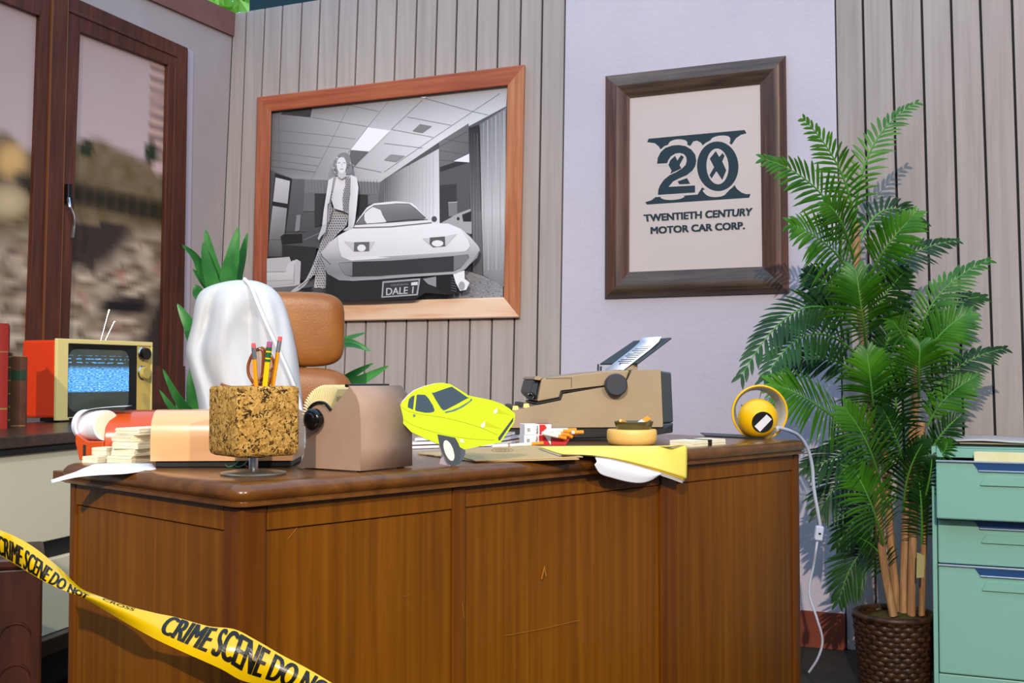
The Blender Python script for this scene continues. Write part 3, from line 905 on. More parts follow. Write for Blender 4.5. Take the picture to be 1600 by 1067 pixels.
P.poly(zl(catmull([(255, 230), (256, 185), (290, 163), (340, 155), (393, 162), (414, 180), (416, 206), (440, 214), (420, 240)], 4, True)), PAP)
P.poly(zl(catmull([(622, 190), (626, 152), (660, 132), (710, 123), (765, 126), (790, 145), (788, 180), (760, 205)], 4, True)), PAP)
P.poly(zl(catmull([(185, 660), (205, 680), (245, 687), (300, 686), (360, 675), (388, 652), (300, 630)], 4, True)), PAP)
P.poly(zl(catmull([(565, 595), (570, 632), (610, 656), (670, 662), (730, 650), (760, 625), (766, 595)], 4, True)), PAP)
two = [(150, 370), (155, 320), (180, 270), (220, 232), (280, 210), (340, 205), (400, 215), (450, 245), (485, 290), (494, 345), (485, 390), (460, 430), (410, 470), (350, 495), (290, 525), (250, 572), (483, 560), (483, 622), (157, 643), (160, 600), (175, 560), (210, 510), (260, 470), (320, 442), (370, 410), (400, 380), (410, 345), (405, 310), (385, 285), (350, 275), (310, 280), (270, 305), (250, 335), (238, 365)]
halo2 = [(132, 388), (137, 312), (168, 256), (212, 216), (278, 192), (340, 187), (406, 197), (462, 230), (500, 280), (512, 345), (502, 398), (472, 442), (420, 484), (400, 545), (502, 542), (502, 640), (140, 662), (143, 596), (160, 550), (230, 470), (236, 384)]
P.poly(zl(halo2), PAP)
P.ellipse(zl([(682, 392)])[0], 202 / 5.616, 238 / 5.616, PAP, -.05, 40)
P.poly(zl(two), INK)
P.ellipse(zl([(682, 392)])[0], 182 / 5.616, 218 / 5.616, INK, -.05, 44)
P.ellipse(zl([(680, 393)])[0], 97 / 5.616, 157 / 5.616, PAP, -.05, 40)
P.poly(zl([(612, 325), (665, 258), (695, 310), (725, 275), (742, 300), (722, 350), (757, 428), (722, 513), (670, 435), (627, 500), (610, 470), (650, 400)]), INK)
P.poly(zl([(250, 380), (265, 340), (308, 300), (328, 342), (360, 292), (385, 310), (347, 380), (362, 410), (265, 457), (277, 430)]), INK)
P.poly(zl([(330, 525), (412, 495), (440, 545), (345, 550)]), INK)
P.text('TWENTIETH CENTURY', zl([(34, 817), (985, 758), (976, 822), (42, 876)]), INK, .75)
P.text('MOTOR CAR CORP.', zl([(95, 926), (915, 880), (917, 941), (97, 984)]), INK, .75)
P.build('emblem_print', M['paperprint'], sg)

# ------------------------------------------------------------------ desk
ZT = .745                                         # desk top
DC = Vector((-.357, 1.465, 0))
DX = Vector((math.cos(DA), math.sin(DA), 0)); DY = Vector((-math.sin(DA), math.cos(DA), 0))
def DP(x, y, z): return DC + DX * x + DY * y + Vector((0, 0, z))
def DF(px, py, off=0): return on_plane(px, py, DC - DY * off, -DY)     # on the front
def dfx(px, py=880): return (DF(px, py, -.014) - DC).dot(DX)
LEN = (on_plane(1263, 703, DC, -DY) - DC).dot(DX)
DEP = .535
desk = thing('office_desk', DP(LEN / 2, DEP / 2, 0), 'large brown veneered pedestal desk with rounded top in the middle', 'desk')
DM = Matrix((( DX.x, DY.x, 0, DC.x), (DX.y, DY.y, 0, DC.y), (0, 0, 1, 0), (0, 0, 0, 1)))

def rrect(x0, x1, y0, y1, r, n=5):
    out = []
    for cx, cy, a0 in ((x1 - r, y0 + r, -90), (x1 - r, y1 - r, 0), (x0 + r, y1 - r, 90), (x0 + r, y0 + r, 180)):
        for k in range(n + 1):
            a = math.radians(a0 + 90 * k / n)
            out.append((cx + r * math.cos(a), cy + r * math.sin(a)))
    return out
mb = MB()
rings = []
for ins, z in ((.026, ZT), (.014, ZT - .0008), (.006, ZT - .004), (.001, ZT - .010), (0, ZT - .016), (.002, ZT - .022), (.0055, ZT - .0245), (.0055, ZT - .0255), (.0015, ZT - .0265), (.0015, ZT - .031), (.02, ZT - .032)):
    rings.append([DM @ Vector((x, y, z)) for x, y in rrect(ins, LEN - ins, ins, DEP - ins, .022 - ins * .5)])
mb.rings(rings, True)
mb.f = [f[::-1] for f in mb.f]
n = len(rings[0])
mb.add(rings[0], [tuple(range(n))]); mb.add(rings[-1], [tuple(range(n - 1, -1, -1))])
mb.build('desk_top', M['desktop'], desk, smooth=50)
ZM = ZT - .032
ins = .014
ZR = ZM - .036
def dbox(name, x0, x1, y0, y1, z0, z1, mt, bev=.0015):
    return MB().box(x0, x1, y0, y1, z0, z1, DM).build(name, mt, desk, bevel=bev)
xs = {k: dfx(k) for k in (418, 707, 728, 1034, 1060)}
XE = LEN - ins
B0 = ins
# front: posts, rails, panels
dbox('corner_post', B0, xs[418] - .0006, B0, B0 + .045, 0, ZM, M['deskpost'], .004)
dbox('front_panel', xs[418], xs[707], B0 + .004, B0 + .02, .0, ZR, M['desk'], .0008)
dbox('top_rail', xs[418], xs[707], B0 + .001, B0 + .02, ZR + .0015, ZM, M['desk'], .001)
dbox('stile', xs[707] + .0006, xs[728] - .0006, B0, B0 + .03, 0, ZM, M['deskpost'], .002)
dbox('front_panel', xs[728], xs[1034], B0 + .007, B0 + .022, .0, ZR, M['desk'], .0008)
dbox('top_rail', xs[728], xs[1034], B0 + .004, B0 + .022, ZR + .0015, ZM, M['desk'], .001)
dbox('stile', xs[1034] + .0006, xs[1060] - .0006, B0 + .001, B0 + .03, 0, ZM, M['deskpost'], .003)
dbox('front_panel', xs[1060], XE - .028, B0 + .004, B0 + .02, .0, ZR, M['desk'], .0008)
dbox('top_rail', xs[1060], XE - .028, B0 + .001, B0 + .02, ZR + .0015, ZM, M['desk'], .001)
dbox('corner_post', XE - .0275, XE, B0, B0 + .045, 0, ZM, M['deskpost'], .004)
# left side
SB = DEP - .012
dbox('side_panel', B0 + .004, B0 + .02, B0 + .0455, SB - .022, .0, ZR, M['desk'], .0008)
dbox('top_rail', B0 + .001, B0 + .02, B0 + .0455, SB - .022, ZR + .0015, ZM, M['desk'], .001)
dbox('back_post', B0, B0 + .03, SB - .0215, SB, 0, ZM, M['deskpost'], .003)
# right side and the pedestals behind
dbox('side_panel', XE - .02, XE - .004, B0 + .0455, SB, .0, ZM, M['desk'], .0008)
dbox('pedestal_carcass', B0 + .03, .42, B0 + .06, SB, .04, ZM - .002, M['deskpost'], .001)
dbox('pedestal_carcass', XE - .42, XE - .03, B0 + .06, SB, .04, ZM - .002, M['deskpost'], .001)
for x0 in (B0 + .05, XE - .40):
    for z0, z1 in ((.08, .28), (.29, .49), (.50, .66)):
        d = dbox('drawer', x0, x0 + .33, SB, SB + .016, z0, z1, M['desk'], .002)
        MB().box(x0 + .12, x0 + .21, SB + .016, SB + .03, (z0 + z1) / 2, (z0 + z1) / 2 + .012, DM).build('handle', M['brass'], d, bevel=.002)
dbox('pull_out_board', .006, .34, DEP - .004, .570, ZT - .031, ZT - .015, M['desktop'], .002)
# scratches on the front
for pts, w in (([(790, 993), (850, 982), (905, 969)], 1.6), ([(846, 905), (851, 885), (853, 900)], 5), ([(450, 842), (463, 826), (464, 820)], 1.6), ([(630, 932), (640, 930)], 1.6), ([(722, 940), (725, 965)], 1.8)):
    mb = MB()
    P3 = [DF(p[0], p[1], -B0 - .003 if p[0] > 735 or p[0] < 700 else -B0 + .001) for p in pts]
    mb.tube(P3, w / F * .45, 4)
    mb.build('scratch', M['scratch'], desk)

# ------------------------------------------------------------------ credenza with books and television
ZC = .75
CD = Vector((.2286, 1, 0)).normalized(); CN = Vector((-CD.y, CD.x, 0))     # along, and to the left (towards the wall)
CA = on_z(0, 683.5, ZC); CA.z = 0
CM = Matrix(((CD.x, CN.x, 0, CA.x), (CD.y, CN.y, 0, CA.y), (0, 0, 1, 0), (0, 0, 0, 1)))
cr = thing('credenza', CM @ Vector((.5, .25, 0)), 'low credenza with dark walnut top and cream fronts along the left wall', 'cabinet')
def cbox(name, x0, x1, y0, y1, z0, z1, mt, bev=.002):
    return MB().box(x0, x1, y0, y1, z0, z1, CM).build(name, mt, cr, bevel=bev)
cbox('top', -.45, 1.25, 0, .47, ZC - .028, ZC, M['walnut'], .003)
cbox('fascia', -.45, 1.25, .008, .46, ZC - .043, ZC - .0285, M['black'])
cbox('drawer_front', -.45, .6, .018, .04, .490, ZC - .0435, M['creampanel'])
cbox('drawer_front', .604, 1.25, .018, .04, .490, ZC - .0435, M['creampanel'])
cbox('recess', -.45, 1.25, .045, .46, .445, .4895, M['black'])
cbox('carcass', -.44, 1.24, .041, .455, .13, ZC - .044, M['black'])
cbox('lower_front', -.45, .6, .018, .04, .265, .4445, M['creampanel'])
cbox('lower_front', .604, 1.25, .018, .04, .265, .4445, M['creampanel'])
cbox('bottom_shelf', -.45, 1.25, -.01, .46, .225, .2645, M['walnut'])
for x in (-.43, .39, 1.19): cbox('leg', x, x + .05, .03, .43, 0, .1295, M['black'])

# carved chest at the left edge
ch = thing('carved_chest', (at(20, 900, 2.1).x, 2.1, 0), 'dark carved wooden chest at the left edge behind the yellow tape', 'chest')
e0 = at(66, 950, 2.08)
x1 = e0.x; zt = at(20, 868, 2.08).z
HM = Matrix.Translation((x1, 2.08, 0)) @ Matrix.Rotation(math.radians(23.5), 4, 'Z')
MB().box(-.24, 0, 0, .2, 0, zt - .022, HM).build('body', M['carved'], ch, bevel=.004)
MB().box(-.246, .004, -.008, .205, zt - .0215, zt, HM).build('lid', M['carved'], ch, bevel=.006)
for hx, hz_ in ((-.045, .41), (-.045, .335), (-.045, .26), (-.11, .37), (-.11, .295), (-.175, .41), (-.175, .335), (-.11, .22), (-.045, .185)):
    mb = MB()
    mb.tube([HM @ Vector((hx + math.cos(a) * .026, -.001, hz_ + math.sin(a) * .026)) for a in [k * math.pi / 10 for k in range(11)]], [.0006 + .0024 * math.sin(math.pi * k / 10) for k in range(11)], 6)
    mb.build('carved_scallop', M['carved'], ch, smooth=60)

# books
def book(name, x0, x1, y0, depth, h, mt, label, bands=(), group='old books on the credenza'):
    # spine towards the camera, standing on the credenza
    b = thing(name, ((x0 + x1) / 2, y0 + depth / 2, ZC), label, 'book', group)
    ang = -math.atan2((x0 + x1) / 2, y0) - math.radians(1.5)
    BMx = Matrix.Translation(((x0 + x1) / 2, y0, 0)) @ Matrix.Rotation(ang, 4, 'Z') @ Matrix.Translation((-(x0 + x1) / 2, -y0, 0))
    def MB():
        q = MBase(); bld = q.build
        def build(*a, **k):
            q.v = [BMx @ p for p in q.v]; return bld(*a, **k)
        q.build = build
        return q
    mb = MB()
    mb.box(x0, x0 + .003, y0 + .004, y0 + depth, ZC, ZC + h); mb.box(x1 - .003, x1, y0 + .004, y0 + depth, ZC, ZC + h)
    n = 6
    prof = [(lerp(x0, x1, k / n), y0 + .004 - .006 * math.sin(math.pi * k / n)) for k in range(n + 1)]
    poly = [Vector((x, y, ZC)) for x, y in prof] + [Vector((x1, y0 + .007, ZC)), Vector((x0, y0 + .007, ZC))]
    mb.prism(poly, (0, 0, h))
    mb.build('cover', mt, b, smooth=40)
    MB().box(x0 + .0032, x1 - .0032, y0 + .008, y0 + depth - .004, ZC + .003, ZC + h - .004).build('pages', M['cream'], b)
    for z0, z1, m2 in bands:
        mb = MB()
        poly = [Vector((x, y - .0006, ZC + z0)) for x, y in prof] + [Vector((x1, y0 + .0055, ZC + z0)), Vector((x0, y0 + .0055, ZC + z0))]
        mb.prism(poly, (0, 0, z1 - z0)); mb.build('spine_band', m2, b, smooth=40)
    return b
d = 2.93; pA = at(-12, 670, d); pB = at(10, 670, d)
book('hardback_book', pA.x, pB.x, d, .18, at(5, 505, d).z - ZC, M['redcloth'], 'tall red cloth-bound book standing at the left picture edge', ((.05, .055, M['gilt']), (.2, .203, M['gilt'])))
d = 2.98; pA = at(10.4, 668, d); pB = at(15.5, 668, d)
book('hardback_book', pA.x, pB.x, d, .17, at(12, 551, d).z - ZC, M['darkbook'], 'thin dark book with gilt bands between red and brown books', tuple((z, z + .003, M['gilt']) for z in (.02, .055, .09, .125, .16, .188)))
d = 3.02; pA = at(16, 667, d); pB = at(38.5, 667, d)
book('hardback_book', pA.x, pB.x, d, .17, at(25, 557, d).z - ZC, M['brownbook'], 'brown leather book with a green spine label beside the television', ((.127, .154, M['greenlabel']), (.003, .006, M['gilt']), (.19, .192, M['gilt'])))

# television
TD = Vector((.457, 1, 0)).normalized(); TN = Vector((-TD.y, TD.x, 0))
T0 = on_z(88, 660, ZC)
TM = Matrix(((TD.x, TN.x, 0, T0.x), (TD.y, TN.y, 0, T0.y), (0, 0, 1, ZC), (0, 0, 0, 1)))
tv = thing('television', TM @ Vector((.2, .1, 0)), 'small orange-red portable television with cream front showing blue static', 'television')
TW, TH = .405, .252
def tbox(name, x0, x1, y0, y1, z0, z1, mt, par=tv, bev=.003): return MB().box(x0, x1, y0, y1, z0, z1, TM).build(name, mt, par, bevel=bev)
mb = MB()
mb.prism([TM @ Vector(p) for p in ((.003, .012, .012), (TW - .003, .012, .012), (TW - .003, .012, TH - .004), (.003, .012, TH - .004))], TN * .138)
mb.build('case', M['tvred'], tv, bevel=.008)
tbox('rear_housing', .06, TW - .06, .1505, .21, .04, TH - .05, M['black'])
for x in (.03, TW - .05): tbox('foot', x, x + .02, .04, .1, 0, .0118, M['black'], tv, .001)
# cream front ring, recessed dark bezel
fx0, fx1, fz0, fz1 = .044, .334, .014, .238
mb = MB()
mb.box(0, fx0, 0, .0119, .005, TH, TM); mb.box(fx0, TW, 0, .0119, fz1, TH, TM); mb.box(fx0, TW, 0, .0119, .005, fz0, TM)
mb.build('front_frame', M['tvcream'], tv, bevel=.002)
tbox('control_panel', fx1, TW - .006, .003, .0118, fz0, fz1, M['tvgold'])
tbox('panel_edge', TW - .0058, TW, 0, .0118, fz0, fz1, M['tvcream'], tv, .001)
tbox('base_strip', fx0 + .004, fx1, -.004, -.0003, .006, .012, M['black'], tv, .001)
tbox('bezel_back', fx0, fx1, .010, .0118, fz0, fz1, M['black'])
mb = MB()
outer = [(fx0, fz0), (fx1, fz0), (fx1, fz1), (fx0, fz1)]
sx0, sx1, sz0, sz1 = .052, .306, .030, .222
inner = rrect(sx0, sx1, sz0, sz1, .03, 6)
n = len(inner)
oc = []
for (x, z) in inner:
    oc.append((fx0 if x < .1 else fx1 if x > .26 else x, fz0 if z < .08 else fz1 if z > .17 else z))
r1 = [TM @ Vector((x, .002, z)) for x, z in oc]; r2 = [TM @ Vector((x, .0085, z)) for x, z in inner]
mb.rings([r1, r2], True); mb.build('bezel', M['black'], tv, smooth=30)
# screen: slightly domed glass
m, nt, b = newmat('static_screen')
setp(b, .12, .5)
tc = N(nt, 'ShaderNodeUVMap')
sx = N(nt, 'ShaderNodeSeparateXYZ'); nt.links.new(tc.outputs[0], sx.inputs[0])
mp = N(nt, 'ShaderNodeMapping'); mp.inputs['Scale'].default_value = (16, 60, 1); nt.links.new(tc.outputs[0], mp.inputs['Vector'])
nz = N(nt, 'ShaderNodeTexNoise'); nz.inputs['Scale'].default_value = 1.5; nz.inputs['Detail'].default_value = 5; nt.links.new(mp.outputs[0], nz.inputs['Vector'])
def ramp(stops, interp_='LINEAR'):
    r = N(nt, 'ShaderNodeValToRGB'); r.color_ramp.interpolation = interp_
    e = r.color_ramp.elements
    while len(e) > 1: e.remove(e[-1])
    e[0].position, e[0].color = stops[0]
    for p, c in stops[1:]:
        k = e.new(p); k.color = c
    return r
band = ramp([(0, (0, 0, 0, 1)), (.315, (0, 0, 0, 1)), (.335, (1, 1, 1, 1)), (.66, (1, 1, 1, 1)), (.71, (.15, .15, .15, 1)), (.735, (0, 0, 0, 1))])
nt.links.new(sx.outputs[1], band.inputs['Fac'])
scan = ramp([(0, (0, 0, 0, 1)), (.755, (0, 0, 0, 1)), (.762, (1, 1, 1, 1)), (.772, (1, 1, 1, 1)), (.778, (0, 0, 0, 1)), (.812, (0, 0, 0, 1)), (.818, (1, 1, 1, 1)), (.828, (1, 1, 1, 1)), (.834, (0, 0, 0, 1)), (.868, (0, 0, 0, 1)), (.873, (.7, .7, .7, 1)), (.88, (0, 0, 0, 1))])
nt.links.new(sx.outputs[1], scan.inputs['Fac'])
st = ramp([(.36, S(20, 90, 170)), (.5, S(40, 150, 240)), (.62, S(150, 215, 250))]); nt.links.new(nz.outputs['Fac'], st.inputs['Fac'])
gate = ramp([(.47, (0, 0, 0, 1)), (.53, (1, 1, 1, 1))]); 
mp2 = N(nt, 'ShaderNodeMapping'); mp2.inputs['Scale'].default_value = (14, 18, 1); nt.links.new(tc.outputs[0], mp2.inputs['Vector'])
nz2 = N(nt, 'ShaderNodeTexNoise'); nz2.inputs['Scale'].default_value = 1; nt.links.new(mp2.outputs[0], nz2.inputs['Vector']); nt.links.new(nz2.outputs['Fac'], gate.inputs['Fac'])
mm = N(nt, 'ShaderNodeMath', operation='MULTIPLY'); nt.links.new(scan.outputs[0], mm.inputs[0]); nt.links.new(gate.outputs[0], mm.inputs[1])
mxx = N(nt, 'ShaderNodeMath', operation='MAXIMUM'); nt.links.new(mm.outputs[0], mxx.inputs[0]); nt.links.new(band.outputs[0], mxx.inputs[1])
b.inputs['Base Color'].default_value = S(76, 86, 76)
nt.links.new(st.outputs[0], b.inputs['Emission Color'])
sc = N(nt, 'ShaderNodeMath', operation='MULTIPLY'); sc.inputs[1].default_value = 1.25
nt.links.new(mxx.outputs[0], sc.inputs[0]); nt.links.new(sc.outputs[0], b.inputs['Emission Strength'])
M['screen'] = m
mb = MB(); nx, ny = 16, 12; vv = []; uv = []
for j in range(ny + 1):
    for i in range(nx + 1):
        u, v = i / nx, j / ny
        x, z = lerp(sx0 - .006, sx1 + .006, u), lerp(sz0 - .006, sz1 + .006, v)
        vv.append(TM @ Vector((x, .0095 - .008 * (1 - (2 * u - 1) ** 2) * (1 - (2 * v - 1) ** 2), z))); uv.append((u, v))
mb.add(vv, [(j * (nx + 1) + i, j * (nx + 1) + i + 1, (j + 1) * (nx + 1) + i + 1, (j + 1) * (nx + 1) + i) for j in range(ny) for i in range(nx)])
so = mb.build('screen', M['screen'], tv, smooth=60)
ul = so.data.uv_layers.new(name='UVMap')
for lp in so.data.loops: ul.data[lp.index].uv = uv[lp.vertex_index]
for z in (.212, .150):
    c = TM @ Vector((.362, 0, z)); Mx = Matrix.Translation(c) @ TM.to_3x3().to_4x4() @ Matrix.Rotation(math.radians(90), 4, 'X')
    k = MB().lathe([(.0001, .016), (.019, .016), (.020, .012), (.020, -.003)], 24, Mx).build('knob', M['glossblack'] if z > .2 else M['tvgold'], tv, smooth=40)
    MB().lathe([(.0201, -.002), (.024, -.002), (.024, -.001), (.0201, .002)], 24, Mx).build('knob_ring', M['chrome'], k, smooth=40)
for p in ((164, 533, 170.5, 484), (172, 533, 179, 502)):
    a = TM @ Vector((.22 + (p[0] - 164) * .002, .05, TH)); 
    e_ = at(p[2], p[3], a.y + .02)
    MB().tube([a - Vector((0, 0, .01)), lerp(a, e_, .9), lerp(a, e_, .9), e_], [.0022, .0022, .0036, .0036], 8).build('antenna', M['chrome'], tv, smooth=40)

# ------------------------------------------------------------------ dracaena behind the chair
dr = thing('dracaena_plant', (at(420, 600, 2.98).x, 2.98, 0), 'broad-leaved green potted plant behind the leather chair', 'plant')
bx = dr.location.x
MB().lathe([(.0001, 0), (.10, 0), (.13, .24), (.14, .25), (.14, .265), (.12, .265), (.115, .22), (.0001, .22)], 28, Matrix.Translation((bx, 2.98, 0))).build('pot', M['terracotta'], dr, smooth=40)
MB().tube([(bx, 2.98, .2), (bx - .01, 2.98, .6), (bx - .03, 2.98, .95)], [.018, .015, .012], 8).build('stem', M['stem'], dr, smooth=60)
def blade(pts, w, par, mt, roll=0.0, name='leaf'):
    path = catmull([at(*p) for p in pts], 6)
    n = len(path); rows = []
    for i, p in enumerate(path):
        t = i / (n - 1)
        tan = (path[min(i + 1, n - 1)] - path[max(i - 1, 0)]).normalized()
        vw = (CAM - p).normalized(); side = tan.cross(vw).normalized()
        side = (side * math.cos(roll) + vw * math.sin(roll))
        ww = w * max(.0, math.sin(math.pi * (t * .93 + .07) ** .8)) ** .8
        nn = side.cross(tan).normalized()
        rows.append([p - side * ww + nn * ww * .25, p - nn * ww * .1, p + side * ww + nn * ww * .25])
    mb = MB(); mb.rings(rows, False)
    return mb.build(name, mt, par, smooth=70)
for pts, w, rl in (
    ([(385, 520, 2.97), (325, 440, 2.93), (306, 402, 2.9), (284, 382, 2.88)], .013, .3),
    ([(385, 520, 2.97), (345, 460, 2.95), (331, 410, 2.93), (321, 357, 2.92)], .022, .1),
    ([(385, 520, 2.97), (340, 460, 2.92), (324, 415, 2.89), (317, 378, 2.88)], .019, -.2),
    ([(388, 520, 2.97), (358, 450, 2.94), (364, 400, 2.92), (373, 353, 2.92)], .023, .2),
    ([(390, 520, 2.98), (372, 450, 2.98), (380, 400, 2.98), (387, 363, 2.98)], .018, .7),
    ([(385, 520, 2.98), (352, 450, 2.99), (355, 415, 3.0), (358, 395, 3.0)], .013, .3),
    ([(385, 520, 2.97), (330, 452, 2.95), (315, 435, 2.93), (301, 420, 2.92)], .013, .5),
    ([(385, 540, 2.97), (320, 470, 2.93), (308, 452, 2.92), (305, 445, 2.92)], .016, .2),
    ([(390, 580, 2.97), (315, 540, 2.90), (295, 505, 2.88), (277, 474, 2.88)], .020, .2),
    ([(395, 640, 2.97), (310, 650, 2.9), (280, 625, 2.86), (254, 576, 2.84)], .015, .2),
    ([(395, 660, 2.97), (310, 670, 2.9), (275, 645, 2.86), (249, 609, 2.84)], .013, -.2),
    ([(395, 640, 2.97), (315, 660, 2.92), (300, 620, 2.9), (297, 573, 2.9)], .018, .3),
    ([(395, 660, 2.97), (305, 680, 2.9), (285, 655, 2.88), (275, 618, 2.88)], .014, .3),
    ([(440, 600, 2.98), (500, 545, 2.96), (540, 530, 2.95), (574, 519, 2.94)], .010, .5),
    ([(440, 600, 2.98), (500, 545, 2.95), (545, 536, 2.93), (580, 549, 2.92)], .015, .2),
    ([(440, 640, 2.98), (510, 612, 2.96), (550, 585, 2.94), (584, 567, 2.94)], .013, -.3),
    ([(440, 640, 2.98), (515, 612, 2.94), (560, 596, 2.91), (608, 571, 2.90)], .019, .1),
    ([(440, 650, 2.98), (515, 615, 2.96), (545, 605, 2.95), (575, 600, 2.94)], .014, .1)):
    blade(pts, w, dr, M['leaf'], rl)

# ------------------------------------------------------------------ chair and white jacket
def cushion(c, hx, hy, hz, e=.45, M4=None, n=28, k=18):
    rings = []
    sg_ = lambda v, p: math.copysign(abs(v) ** p, v)
    for j in range(k + 1):
        ph = -math.pi / 2 + math.pi * j / k
        rings.append([Vector((hx * sg_(math.cos(ph), e) * sg_(math.cos(th), .6), hy * sg_(math.cos(ph), e) * sg_(math.sin(th), .6), hz * sg_(math.sin(ph), e)))
                      for th in [2 * math.pi * i / n for i in range(n)]])
    rings = [[(M4 @ p if M4 else p) + Vector(c) for p in r] for r in rings]
    mb = MB(); mb.rings(rings, True); mb.f = [f[::-1] for f in mb.f]
    return mb
DCH = 2.62
cx_ = at(445, 520, DCH).x
chair = thing('office_chair', (cx_, DCH + .05, 0), 'tan leather swivel chair behind the desk', 'chair')
yaw = Matrix.Rotation(math.radians(8), 4, 'Z')
hr = at(446, 514, DCH)
hz = (at(446, 455, DCH).z - at(446, 573, DCH).z) / 2
cushion(hr + Vector((0, .022, 0)), .134, .038, hz, .42, yaw).build('headrest', M['leather'], chair, smooth=80)
lb = at(444, 574, DCH).z; hz2 = .155
cushion((at(444, 574, DCH).x, DCH, lb - hz2), .166, .042, hz2, .42, yaw).build('backrest', M['leather'], chair, smooth=80)
cushion((cx_, DCH - .2, .47), .25, .24, .05, .4, yaw).build('seat', M['leather'], chair, smooth=80)
MB().box(cx_ - .03, cx_ + .03, DCH + .043, DCH + .06, .5, hr.z + .03).build('back_bracket', M['chrome'], chair, bevel=.004)
MB().tube([(cx_, DCH - .15, .1), (cx_, DCH - .15, .43)], .025, 14).build('column', M['chrome'], chair, smooth=40)
for k in range(5):
    a = 2 * math.pi * k / 5 + .3
    e_ = Vector((cx_ + .27 * math.cos(a), DCH - .15 + .27 * math.sin(a), .075))
    leg = MB().tube([(cx_, DCH - .15, .115), e_], [.022, .014], 8).build('base_leg', M['chrome'], chair, smooth=40)
    MB().lathe([(.0001, -.012), (.026, -.012), (.03, -.006), (.03, .006), (.026, .012), (.0001, .012)], 16, Matrix.Translation(e_ - Vector((0, 0, .045))) @ Matrix.Rotation(math.pi / 2, 4, 'X')).build('caster', M['black'], leg, smooth=40)

jk = thing('white_jacket', at(380, 640, DCH), 'white jacket draped over the leather chair', 'jacket')
rows = [(437.5, 370, 390, .012), (440, 352, 404, .03), (446, 330, 419, .05), (455, 314, 431, .062), (472, 305, 443, .075), (505, 300, 454, .085), (545, 291, 463, .09),
        (578, 297, 468, .09), (612, 306, 473, .09), (655, 313, 478, .09), (720, 318, 484, .085), (800, 322, 488, .08)]
rings = []
nseg = 72
rr_rows = catmull([Vector((r[0], r[1], r[2])) for r in rows], 4)
for j, r in enumerate(rr_rows):
    y, xl, xr = r.x, r.y, r.z
    rd = interp([q_[0] for q_ in rows], [q_[3] for q_ in rows], y)
    ring = []
    fo = min(1, max(0, (y - 442) / 60))
    for k in range(nseg):
        th = 2 * math.pi * k / nseg
        cx, sn = math.cos(th), math.sin(th)
        fold = 0
        if sn > 0:      # towards the camera
            u = (cx + 1) / 2
            f1 = math.exp(-((u - (.62 - .06 * fo)) / .05) ** 2) * -.042
            f2 = math.exp(-((u - (.20 + .05 * math.sin(y * .02))) / .06) ** 2) * -.034
            f3 = math.exp(-((u - (.40 - .10 * (y - 500) / 140)) / .06) ** 2) * .018
            f4 = .008 * math.sin(u * 17 + y * .03)
            f5 = math.exp(-((u - .80) / .04) ** 2) * .012
            fold = (f1 + f2 + f3 + f4 + f5) * fo * sn
        xx = (xl + xr) / 2 + (xr - xl) / 2 * math.copysign(abs(cx) ** .8, cx)
        yy = y + (4 * math.sin(cx * 6) * fo if sn > 0 else 0)
        ring.append(at(xx, yy, DCH - .0 - (rd * math.copysign(abs(sn) ** .7, sn) + fold)))
    rings.append(ring)
mb = MB(); mb.rings(rings, True)
mb.add(rings[0], [tuple(range(nseg))])
mb.build('drape', M['cloth'], jk, smooth=75)
mb = MB()
mb.tube(catmull([at(382, 436, DCH - .03), at(392, 448, DCH - .062), at(403, 475, DCH - .088), at(418, 510, DCH - .10), at(438, 553, DCH - .098), at(455, 592, DCH - .088), at(468, 630, DCH - .07), at(474, 690, DCH - .06)], 5), .0045, 8)
mb.build('edge_piping', M['clothtrim'], jk, smooth=60)

# ------------------------------------------------------------------ objects on the desk
def frame_at(p, ang):
    return Matrix.Translation(Vector((p.x, p.y, p.z))) @ Matrix.Rotation(ang, 4, 'Z')

# orange printing calculator
oc_ = on_z(196, 718.5, ZT); oM = frame_at(oc_, math.radians(8))
cal = thing('printing_calculator', oc_, 'glossy orange printing calculator with a white paper roll', 'calculator')
prof = [(0, 0), (0, .035), (.004, .050), (.014, .066), (.03, .078), (.05, .083), (.07, .078), (.075, .0)]
mb = MB(); mb.prism([oM @ Vector((-.035, y, z)) for y, z in prof], oM.to_3x3() @ Vector((.10, 0, 0))); mb.build('body', M['orange'], cal, smooth=30, bevel=.002)
mb = MB()
mb.prism([oM @ Vector(p) for p in ((-.075, .002, .0), (-.0355, .002, 0), (-.0355, .002, .032), (-.062, .002, .032), (-.082, .002, .045), (-.082, .002, .03))], oM.to_3x3() @ Vector((0, .075, 0)))
mb.build('roll_holder', M['orange'], cal, bevel=.0015)
MB().box(-.069, -.065, .0005, .0018, .006, .026, oM).build('holder_slot', M['black'], cal)
rM = oM @ Matrix.Translation((-.056, .030, .058)) @ Matrix.Rotation(math.radians(48), 4, 'Z') @ Matrix.Rotation(math.radians(90), 4, 'X')
rl = MB().lathe([(.0001, .03), (.026, .03), (.026, -.03), (.0001, -.03)], 32, rM).build('paper_roll', M['white'], cal, smooth=40)
MB().lathe([(.0001, .0304), (.0225, .0304), (.0225, .030)], 32, rM).build('roll_end', M['cream'], rl, smooth=40)
# the strip peels up over the roll to the top of the body
strip = catmull([Vector((-.079, 0, .040)), Vector((-.084, 0, .055)), Vector((-.078, 0, .074)), Vector((-.062, 0, .085)), Vector((-.03, 0, .089)), Vector((.0, 0, .0905))], 5)
mb = MB(); mb.rings([[oM @ Vector((p.x, .003, p.z)), oM @ Vector((p.x, .05, p.z))] for p in strip], False)
mb.build('paper_strip', M['white'], rl, solid=.0006, smooth=60)

